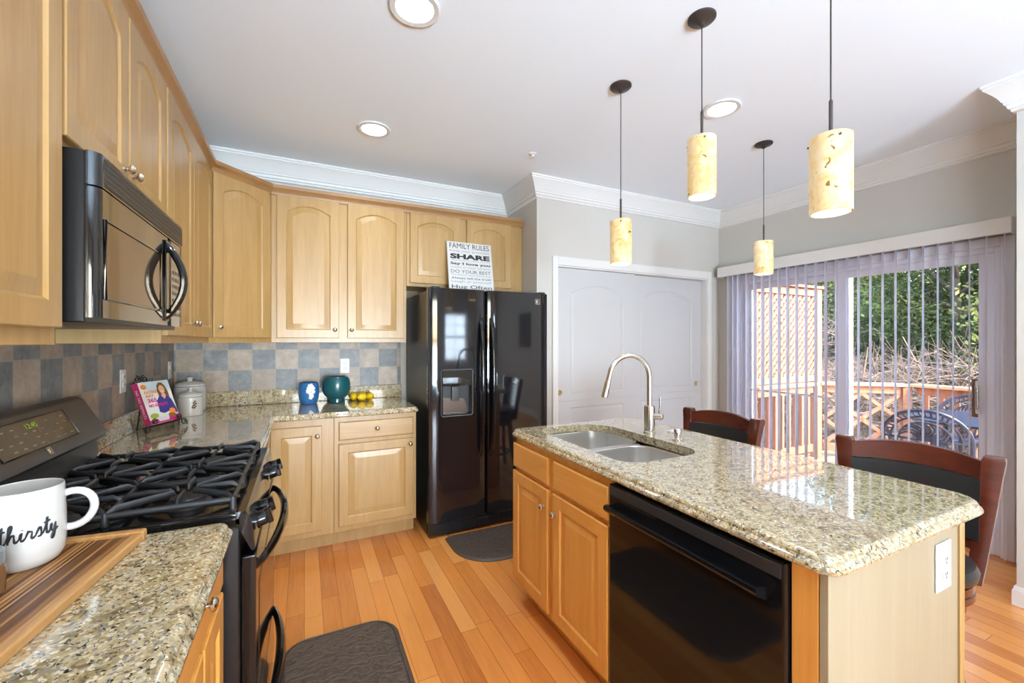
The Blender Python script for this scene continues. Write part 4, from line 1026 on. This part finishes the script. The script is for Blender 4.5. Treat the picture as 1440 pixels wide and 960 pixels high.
def flat(parent, poly, z, m_, name): MB().prism(poly, z, z + .0003, lambda a, b, h: tuple(KM @ Vector((a, b, h)))).build(name, m_, parent)
def ell(cx, cy, rx, ry, n=24): return [(cx + rx * math.cos(2 * math.pi * k / n), cy + ry * math.sin(2 * math.pi * k / n)) for k in range(n)]
flat(cvr, [(.0, 0), (BW, 0), (BW, .030), (0, .020)], .0002, pink, 'cover_band')
flat(cvr, [(.09, .16), (BW, .16), (BW, BH), (.02, BH), (.02, .185)], .0002, plain('pale_blue_print', S(196, 214, 220), .4), 'picture_sky')
flat(cvr, ell(.026, .196, .017, .013), .0004, orange, 'cover_badge')
hairc = plain('brown_hair_print', S(120, 78, 44), .5); skin = plain('skin_print', S(224, 172, 138), .5); blue = plain('blue_print', S(58, 54, 128), .5)
flat(cvr, [(.105, .120), (.100, .165), (.108, .198), (.125, .212), (.145, .210), (.160, .190), (.168, .150), (.165, .118), (.14, .128)], .0004, hairc, 'picture_hair')
flat(cvr, [(.075, .055), (.080, .115), (.100, .138), (.125, .142), (.150, .136), (.172, .118), (.187, .060), (.185, .035), (.160, .045), (.150, .055), (.10, .045)], .0007, blue, 'picture_top')
flat(cvr, [(.122, .150), (.142, .150), (.146, .136), (.132, .118), (.117, .138)], .0010, skin, 'picture_neck')
flat(cvr, ell(.131, .174, .018, .025), .0013, skin, 'picture_face')
flat(cvr, [(.108, .190), (.118, .208), (.135, .210), (.152, .200), (.156, .170), (.148, .186), (.130, .198), (.116, .188)], .0016, hairc, 'picture_fringe')
flat(cvr, [(.121, .163), (.131, .158), (.141, .163), (.131, .1645)], .0016, plastic_white, 'picture_smile')
for ex in (.124, .138): flat(cvr, ell(ex, .178, .0022, .0016, 10), .0016, hairc, 'picture_eye')
flat(cvr, [(.045, .030), (.125, .030), (.118, .008), (.055, .008)], .0007, plastic_white, 'picture_bowl')
flat(cvr, ell(.035, .040, .026, .014), .0005, plain('food_green', S(150, 170, 60), .5), 'picture_salad')
flat(cvr, ell(.145, .030, .024, .014), .0010, plain('food_brown', S(150, 92, 40), .5), 'picture_dish')
flat(cvr, ell(.155, .052, .020, .014), .0012, orange, 'cover_seal')
for body, cx, cy, w_, h_, m_, bd in (('RACHAEL', .062, .166, .085, .016, orange, .03), ('RAY', .046, .146, .050, .014, orange, .03), ('365', .052, .121, .058, .022, pink, .03), ('NO REPEATS', .080, .094, .118, .017, pink, .03)):
    text(MB(), body, w_, h_, KM @ Matrix.Translation((cx, cy, .0011)), bold=bd).build('cover_lettering', m_, cvr)
ea = thing('book_easel', 'wrought iron scroll easel holding the cookbook', 'book stand', tuple(Vector((O.x, O.y, ZT))))
def K(x, y, z): return tuple(KM @ Vector((x, y, z)))
def spiral(cx, cy, r0, r1, a0, turns, z, n=26): return [K(cx + (r0 + (r1 - r0) * k / n) * math.cos(a0 + turns * 2 * math.pi * k / n), cy + (r0 + (r1 - r0) * k / n) * math.sin(a0 + turns * 2 * math.pi * k / n), z) for k in range(n + 1)]
zb = -BT - .008; zlow = -(O.z - ZT) / math.cos(le)
rest = MB().tube([K(-.01, -.006, zb), K(-.01, -.006, .012)], .0035, 8).tube([K(BW + .0, -.006, zb), K(BW + .0, -.006, .012)], .0035, 8).tube([K(-.012, -.006, zb), K(BW + .012, -.006, zb)], .0035, 8).tube([K(-.01, -.0065, .010), K(BW, -.0065, .010)], .003, 8)
rest.build('shelf', iron, ea)
for cx, sgn in ((.014, 1), (BW - .018, -1)):
    MB().tube(spiral(cx, .010, .004, .017, 0, 1.6 * sgn, .012), .0028, 6).build('hook_scroll', iron, ea)
for sx, sgn in ((-.012, -1), (BW + .012, 1)):
    MB().tube(spiral(sx + sgn * .012, -.022, .006, .022, R(90), -1.4 * sgn, -.006), .003, 6).build('foot_scroll', iron, ea)
MB().tube([K(.018, -.01, zb), K(.028, .235, zb)], .0035, 8).tube([K(BW - .03, -.01, zb), K(BW - .05, .235, zb)], .0035, 8).tube([K(.012, .225, zb), K(BW - .035, .225, zb)], .003, 8).build('back_frame', iron, ea)
for cx, sgn in ((.055, 1), (.098, -1)): MB().tube(spiral(cx, .247, .005, .021, R(-90), 1.5 * sgn, zb), .003, 6).build('top_scroll', iron, ea)
b0 = Vector(K(.075, .20, zb)); b1 = Vector((b0.x, b0.y, 0)) - nb * .035; b1.z = ZT + .004
MB().tube([tuple(b0), tuple(b1)], .0035, 8).build('rear_leg', iron, ea)
MB().tube([K(-.012, -.006, -.02), (K(-.012, -.006, -.02)[0], K(-.012, -.006, -.02)[1], ZT + .004)], .0035, 8).tube([K(BW + .012, -.006, -.02), (K(BW + .012, -.006, -.02)[0], K(BW + .012, -.006, -.02)[1], ZT + .004)], .0035, 8).build('front_leg', iron, ea)

def canister(label, x, y, r, h):
    o = thing('canister', label, 'canister', (x, y, ZT + .001), 0, 'white canisters'); z = ZT + .001
    MB().lathe([(.0001, z), (r * .96, z), (r, z + .008), (r, z + h * .90), (r * .96, z + h), (r * .85, z + h), (.0001, z + h)], (x, y, 0), 40).build('body', ceramic, o)
    MB().lathe([(r * .84, z + h), (r * .97, z + h + .003), (r * .97, z + h + .012), (r * .86, z + h + .022), (r * .4, z + h + .032), (r * .16, z + h + .034), (r * .13, z + h + .042), (r * .22, z + h + .052), (r * .16, z + h + .060), (.0001, z + h + .062)], (x, y, 0), 40).build('lid', ceramic, o)
    return o
canister('large white lidded canister in the back corner', -.692, 3.515, .088, .165)
c2 = canister('small white lidded canister with painted leaf, partly behind the cookbook', -.648, 3.300, .066, .115)
lf = MB()
for k, (da_, dz_) in enumerate(((0, .052), (.10, .060), (-.09, .066), (.02, .072), (.14, .078), (-.05, .083), (.05, .092), (-.14, .055))):
    q = math.atan2(-3.3, .648) + .30 + da_; rr_ = .0662; zz = ZT + dz_
    lf.lathe([(.0001, .0008), (.0052, .0004), (.006, 0)], (-.648 + rr_ * math.cos(q), 3.300 + rr_ * math.sin(q), zz), 8, Vector((math.cos(q), math.sin(q), 0)).to_track_quat('Z', 'Y').to_matrix().to_4x4())
lf.build('painted_leaf', plain('painted_brown', S(112, 78, 44), .5), c2)
# blue cup with white flower
x_, y_, z = .030, 3.500, ZT + .001
cu_ = thing('blue_cup', 'blue ceramic pot with white flower relief left of the teal vase', 'pot', (x_, y_, z))
MB().lathe([(.0001, z), (.050, z), (.055, z + .004), (.067, z + .045), (.071, z + .085), (.068, z + .125), (.062, z + .158), (.060, z + .160), (.057, z + .157), (.062, z + .12), (.064, z + .08), (.05, z + .012), (.0001, z + .010)], (x_, y_, 0), 44).build('body', cobalt, cu_)
fl = MB(); a0 = math.atan2(-y_, -x_)
for (da, zz, s) in ((-.12, .115, .016), (.15, .120, .016), (0, .135, .016), (.02, .095, .016), (-.25, .10, .013), (.26, .095, .012), (.0, .115, .013), (.06, .070, .012), (.0, .052, .010), (.14, .062, .009), (-.10, .135, .011)):
    q = a0 + da + .18; rr_ = .0705
    for k in range(5):
        dq = (s * .8 * math.cos(k * 1.2566)) / rr_; dz = s * .8 * math.sin(k * 1.2566); qq = q + dq
        fl.lathe([(.0001, .004), (s * .45, .003), (s * .6, 0), (s * .6, -.004)], (x_ + rr_ * math.cos(qq), y_ + rr_ * math.sin(qq), z + zz + dz), 8, Vector((math.cos(qq), math.sin(qq), 0)).to_track_quat('Z', 'Y').to_matrix().to_4x4())
fl.build('flower_relief', petal, cu_)
x_, y_ = .222, 3.505
one('glass_vase', MB().lathe([(.0001, z), (.056, z), (.060, z + .004), (.058, z + .028), (.064, z + .038), (.088, z + .060), (.100, z + .095), (.100, z + .145), (.092, z + .178), (.078, z + .196), (.070, z + .198), (.066, z + .192), (.080, z + .172), (.090, z + .14), (.090, z + .10), (.06, z + .055), (.0001, z + .05)], (x_, y_, 0), 48), teal, 'dark teal footed glass vase between the blue pot and lemons', 'vase')
LP = [(.350, 3.545, R(20), 'yellow lemon lying nearest the teal vase'), (.405, 3.485, R(-60), 'yellow lemon in front, middle of the lemon group'), (.470, 3.520, R(10), 'yellow lemon at the right end of the lemon group'), (.415, 3.580, R(70), 'yellow lemon at the back of the lemon group against the backsplash')]
for lx, ly, la, lb in LP:
    m = MB().lathe([(.0001, -.043), (.006, -.041), (.010, -.036), (.022, -.026), (.029, -.010), (.030, .004), (.026, .020), (.014, .033), (.007, .038), (.005, .042), (.0001, .043)], (0, 0, 0), 24, Matrix.Rotation(R(90), 4, 'X'))
    m.xf(Matrix.Translation((lx, ly, z + .0305)) @ Matrix.Rotation(la, 4, 'Z')); one('lemon', m, lemon_m, lb, 'fruit', 'lemons on the back counter', ang=80)

# picture on the right wall behind the camera (its reflection shows in the refrigerator)
pf = thing('framed_picture', 'dark framed picture on the right wall, seen reflected in the refrigerator', 'picture', (XR - .012, -1.45, 1.60))
MB().box(XR - .022, XR - .002, -1.72, -1.18, 1.27, 1.93, .004).build('frame', plain('picture_frame', S(58, 44, 40), .5), pf)
MB().box(XR - .024, XR - .022, -1.67, -1.23, 1.32, 1.88).build('print', plain('picture_print', S(92, 74, 70), .6), pf)

# ------------------------------------------------------------------ outdoors
struct('sun_block_roof', MB().box(XL - 2.5, XR + .14, -8.2, YN - .14, 2.80, 2.95), white_trim)  # unseen roof, added to keep the sun out of the back windows
struct('porch_floor', MB().box(XL - 2.5, XR + .14, -8.2, YN - .14, -.16, -.04), deck_m)
DK = -.04
struct('deck_floor', MB().box(XR + .14, 7.2, -3.0, 3.15, DK - .04, DK), deck_m)
m = MB(); n = 24; vs_ = []; 
for i_ in range(n + 1):
    for j_ in range(n + 1):
        X_ = 4.3 + (i_ / n) ** 1.3 * 60; Y_ = -25 + j_ / n * 70
        vs_.append((X_, Y_, -1.2 + max(0, (X_ - 8.0)) * .16 + .25 * math.sin(X_ * .7) * math.cos(Y_ * .5)))
m.add(vs_, [(i_ * (n + 1) + j_, i_ * (n + 1) + j_ + 1, (i_ + 1) * (n + 1) + j_ + 1, (i_ + 1) * (n + 1) + j_) for i_ in range(n) for j_ in range(n)])
struct('ground', m, ground_m)
def post(m, x, y, z0, z1, s=.045): m.box(x - s, x + s, y - s, y + s, z0, z1, .004)
YP = 3.02
ps = thing('privacy_screen', 'cedar lattice privacy screen standing at the left side of the deck', 'screen', (5.0, YP, DK))
for xx in (4.42, 5.66):
    q = MB(); post(q, xx, YP, DK, 2.02); q.build('post', cedar, ps)
q = MB().box(4.465, 5.615, YP - .03, YP + .03, 1.93, 2.01, .003); q.build('top_rail', cedar, ps)
MB().box(4.465, 5.615, YP - .03, YP + .03, .90, .97, .003).build('bottom_rail', cedar, ps)
MB().box(4.36, 5.74, YP - .07, YP + .07, 2.02, 2.05, .003).build('cap', cedar, ps)
lt = MB(); x0, x1, z0, z1 = 4.465, 5.615, .97, 1.93; sp = .075
def clip(px, pz, dx, dz):
    t0, t1 = -9.0, 9.0
    for p, d, a, b in ((px, dx, x0, x1), (pz, dz, z0, z1)):
        ta, tb = (a - p) / d, (b - p) / d; t0 = max(t0, min(ta, tb)); t1 = min(t1, max(ta, tb))
    return t0, t1
for s, yy in ((1, -.006), (-1, .006)):
    for k in range(-30, 60):
        px = x0 + k * sp * 1.2; t0, t1 = clip(px, z0 if s > 0 else z0, .7071 * s, .7071)
        if t1 - t0 < .02: continue
        a = Vector((px + .7071 * s * t0, YP + yy, z0 + .7071 * t0)); b = Vector((px + .7071 * s * t1, YP + yy, z0 + .7071 * t1))
        d = (b - a).normalized(); wv = Vector((-d.z, 0, d.x)) * .018; th = Vector((0, .005, 0))
        lt.loft([[a + wv - th, a - wv - th, a - wv + th, a + wv + th], [b + wv - th, b - wv - th, b - wv + th, b + wv + th]])
lt.build('lattice', lattice_m, ps)
def rail(name, label, A, B, infill, posts=(True, True)):
    A, B = Vector(A), Vector(B); L = (B - A).length; d = (B - A).normalized(); M = faceM((A.x, A.y, DK), (d.x, d.y))
    o = thing(name, label, 'railing', ((A.x + B.x) / 2, (A.y + B.y) / 2, DK), 0, 'deck railing')
    MB().box(0, L, -.07, .07, .885, .920, .004).xf(M).build('cap_rail', cedar_cap, o)
    MB().box(.045, L - .045, -.02, .02, .795, .885, .003).xf(M).build('top_rail', cedar, o)
    MB().box(.045, L - .045, -.02, .02, .08, .17, .003).xf(M).build('bottom_rail', cedar, o)
    for f, xx in zip(posts, (0, L)):
        if f: MB().box(xx - .045, xx + .045, -.045, .045, 0, .885, .003).xf(M).build('post', cedar_d, o)
    if infill == 'balusters':
        n = int(L / .125)
        for k in range(1, n): MB().box(L * k / n - .018, L * k / n + .018, -.018, .018, .17, .795).xf(M).build('baluster', cedar, o)
    else:
        h0, h1 = .17, .795; x0, x1 = .045, L - .045
        for (a, b) in (((x0, h0), (x1, h1)), ((x0, h1), (x1, h0)), ((x0, (h0 + h1) / 2), ((x0 + x1) / 2, h1)), ((x0, (h0 + h1) / 2), ((x0 + x1) / 2, h0)), ((x1, (h0 + h1) / 2), ((x0 + x1) / 2, h1)), ((x1, (h0 + h1) / 2), ((x0 + x1) / 2, h0))):
            a_, b_ = Vector((a[0], 0, a[1])), Vector((b[0], 0, b[1])); dd_ = (b_ - a_).normalized(); wv = Vector((-dd_.z, 0, dd_.x)) * .02; th = Vector((0, .018, 0))
            MB().loft([[a_ + wv - th, a_ - wv - th, a_ - wv + th, a_ + wv + th], [b_ + wv - th, b_ - wv - th, b_ - wv + th, b_ + wv + th]]).xf(M).build('brace', cedar, o)
rail('deck_railing', 'cedar deck railing with balusters below the lattice privacy screen', (4.47, YP), (5.61, YP), 'balusters', (False, False))
rail('deck_railing', 'cedar deck railing with crossed diagonal braces at the deck corner', (5.72, YP), (6.42, 2.45), 'cross', (False, True))
rail('deck_railing', 'cedar deck railing behind the patio table and chairs', (6.47, 2.40), (6.47, .2), 'balusters', (False, True))
# patio furniture
def patio_chair(label):
    o = thing('patio_chair', label, 'chair', (0, 0, 0), 0, 'cast metal patio chairs')      # faces +x, back at -x
    def bp(a, h): return Vector((-.20 - .10 * (h - .42) - .05 * math.cos(a) * 0, 0, h))
    ctr_h, rx, rz = .62, .27, .24
    def back(u, v): # u across [-1,1], v height
        y_ = u * rx; x_ = -.22 - .16 * (v - .42) + .07 * u * u; return (x_, y_, v)
    arch = []
    for k in range(25):
        q = math.pi * k / 24; arch.append(back(math.cos(q), .60 + .25 * math.sin(q)))
    arch = [back(1, .42)] + arch + [back(-1, .42)]
    MB().tube(arch, .016, 8).build('back_frame', patio_m, o)
    fl = MB()
    for rr_ in (.80, .60):
        fl.tube([back(rr_ * math.cos(math.pi * k / 20), .60 + .25 * rr_ * math.sin(math.pi * k / 20)) for k in range(21)], .009, 6)
    for k in range(1, 22):
        q = math.pi * k / 22; fl.tube([back(.98 * math.cos(q), .60 + .245 * math.sin(q)), back(.80 * math.cos(q + .06), .60 + .20 * math.sin(q + .06))], .007, 5)
    for k in range(0, 12):
        q = math.pi * (k + .5) / 12; a = []
        for j in range(10):
            t_ = j / 9; rr_ = .60 * (1 - t_) + .05 * t_; a.append(back(rr_ * math.cos(q + .5 * math.sin(t_ * 3.1)), .60 + .25 * rr_ * math.sin(q + .5 * math.sin(t_ * 3.1))))
        fl.tube(a, .009, 5)
    for k in range(-4, 5):
        u = k / 4.6; fl.tube([back(u, .43), back(u * .9 + .08, .52), back(u * .75, .60)], .009, 5)
    fl.tube([back(-1 + .1 * k, .60) for k in range(21)], .010, 6)
    fl.build('back_filigree', patio_m, o)
    s = MB(); s.tube([(.25 * math.cos(q) + .02, .27 * math.sin(q), .42) for q in [2 * math.pi * k / 28 for k in range(28)]], .018, 8, closed=True)
    for k in range(12):
        q = 2 * math.pi * k / 12; s.tube([(.25 * math.cos(q) + .02, .27 * math.sin(q), .42), (.02 + .1 * math.cos(q + .5), .1 * math.sin(q + .5), .415), (.02, 0, .415)], .011, 5)
    s.build('seat', patio_m, o)
    for sx, sy in ((1, 1), (1, -1), (-1, 1), (-1, -1)):
        MB().tube([(sx * .18 + .02, sy * .20, .42), (sx * .21 + .02, sy * .22, .2), (sx * .24 + .02, sy * .24, 0.004)], [.02, .016, .014], 8).build('leg', patio_m, o)
    for sy in (1, -1):
        MB().tube([back(sy * .98, .62), (-.05, sy * .30, .63), (.16, sy * .30, .62), (.20, sy * .28, .56), (.18, sy * .25, .43)], [.016, .020, .020, .016, .014], 8).build('armrest', patio_m, o)
    return o
pc = patio_chair('dark blue metal patio chair on the near side of the patio table')
pc2 = copy_tree(pc); pc2['label'] = 'dark blue metal patio chair on the far side of the patio table'
move(pc, (4.86, 1.70, DK), R(15)); move(pc2, (6.05, 1.80, DK), R(188))
pt = thing('patio_table', 'dark blue metal patio table between the two patio chairs on the deck', 'table', (5.42, 1.52, DK))
tm = MB(); tx, ty, tz = 5.42, 1.52, DK + .70
tm.lathe([(.0001, tz), (.50, tz), (.52, tz + .006), (.52, tz + .024), (.50, tz + .030), (.0001, tz + .030)], (tx, ty, 0), 48)
tm.build('table_top', patio_m, pt)
for k in range(4):
    q = R(45 + 90 * k); MB().tube([(tx + .25 * math.cos(q), ty + .25 * math.sin(q), tz), (tx + .30 * math.cos(q), ty + .30 * math.sin(q), tz - .3), (tx + .38 * math.cos(q), ty + .38 * math.sin(q), DK + .004)], [.025, .02, .018], 8).build('leg', patio_m, pt)

# trees and brush beyond the deck
def leaf_cloud(n, cr, cz, rz, size, seed, clumps=40):
    rnd = random.Random(seed); vs_ = []; fs = []; cl = []
    for _ in range(clumps):
        a = rnd.uniform(0, 6.283); h = rnd.uniform(-1, 1); r = math.sqrt(max(0, 1 - h * h)) * rnd.uniform(.35, 1)
        cl.append((Vector((cr * r * math.cos(a), cr * r * math.sin(a), cz + rz * h)), rnd.uniform(.35, .8)))
    for _ in range(n):
        c_, s = rnd.choice(cl); p = c_ + Vector((rnd.gauss(0, s * .5), rnd.gauss(0, s * .5), rnd.gauss(0, s * .45)))
        u = Vector((rnd.gauss(0, 1), rnd.gauss(0, 1), rnd.gauss(0, 1))).normalized(); v = u.orthogonal().normalized(); sz = size * rnd.uniform(.6, 1.4)
        b = len(vs_); vs_ += [p - u * sz, p + v * sz * .45, p + u * sz, p - v * sz * .45]; fs.append((b, b + 1, b + 2, b + 3))
    return MB().add(vs_, fs)
def make_tree(label, lm_, seed, h=6.5, cr=1.9, n=32000, group='trees beyond the deck'):
    o = thing('leafy_tree', label, 'tree', (0, 0, 0), 0, group); rnd = random.Random(seed)
    tk = MB().tube([(0, 0, -.3), (.1, .05, h * .4), (.0, .1, h * .9)], [.14, .10, .03], 8)
    for k in range(9):
        a = rnd.uniform(0, 6.28); z0 = rnd.uniform(.25, .8) * h; tk.tube([(0.05, .05, z0), (cr * .7 * math.cos(a), cr * .7 * math.sin(a), z0 + rnd.uniform(.3, 1.2))], [.04, .012], 5)
    tk.build('trunk', bark, o)
    leaf_cloud(n, cr, h * .55, h * .45, .042, seed, 70).build('foliage', lm_, o, fix=False); return o
def make_bush(label, seed, r=1.7, h=2.3, n=2200):
    o = thing('bare_shrub', label, 'shrub', (0, 0, 0), 0, 'bare shrubs beyond the deck'); rnd = random.Random(seed); m = MB()
    for _ in range(n):
        a = rnd.uniform(0, 6.28); rr_ = rnd.uniform(.1, 1) * r; zz = rnd.uniform(.0, .9) * h
        p = Vector((rr_ * math.cos(a) * .7, rr_ * math.sin(a) * .7, zz)); pts = [tuple(p)]; d = Vector((rnd.gauss(0, 1), rnd.gauss(0, 1), rnd.uniform(-.2, 1.2))).normalized()
        for k in range(3):
            p = p + d * rnd.uniform(.15, .35); d = (d + Vector((rnd.gauss(0, .5), rnd.gauss(0, .5), rnd.gauss(0, .4)))).normalized(); pts.append(tuple(p))
        m.tube(pts, [.0055, .004, .003, .002], 3)
    for k in range(7):
        a = rnd.uniform(0, 6.28); m.tube([(0, 0, -.3), (.3 * math.cos(a), .3 * math.sin(a), h * .5), (r * .6 * math.cos(a), r * .6 * math.sin(a), h * 1.1)], [.04, .025, .008], 5)
    m.build('twigs', twig_m, o); return o
def gz_(x, y): return -1.2 + max(0, (x - 8.0)) * .16
tA = make_tree('tall dark evergreen tree beyond the patio railing, right pane', leaf_dark, 3, 5.0)
tB = make_tree('yellow-green tree in front of the evergreens beyond the deck', leaf_light, 5, 4.0, 1.5, 11000)
spotsA = [(11.0, 3.4), (12.6, 5.3), (13.2, 2.9), (15.5, 4.4), (16.5, 6.6), (15.0, 9.6), (12.0, .6), (19.0, 9.0), (19.5, 12.8)]
for i_, (x_, y_) in enumerate(spotsA):
    o = tA if i_ == 0 else copy_tree(tA)
    move(o, (x_, y_, gz_(x_, y_)), i_ * 1.3); s = 1 + .1 * math.sin(i_ * 2.1); o.scale = (s, s, s)
    o['label'] = 'tall dark evergreen tree in the leafy mass beyond the patio railing'
spotsB = [(11.4, 5.0), (13.5, 7.2), (10.2, 1.6)]
for i_, (x_, y_) in enumerate(spotsB):
    o = tB if i_ == 0 else copy_tree(tB)
    move(o, (x_, y_, gz_(x_, y_) - .4), i_ * 2.0); o['label'] = 'loose yellow-green tree among the evergreens beyond the deck'
bA = make_bush('pale bare shrub tangled below the trees beyond the deck railing', 11)
spotsC = [(9.0, 4.2), (9.4, 5.8), (9.6, 2.9), (11.0, 6.9), (10.4, 8.2), (13.0, 9.2), (9.0, 1.4), (12.6, 8.0)]
for i_, (x_, y_) in enumerate(spotsC):
    o = bA if i_ == 0 else copy_tree(bA)
    move(o, (x_, y_, gz_(x_, y_)), i_ * 1.7); s = (.92, 1.25, .95, 1.4, 1.5, 1.4, .9, 1.5)[i_]; o.scale = (s, s, s)
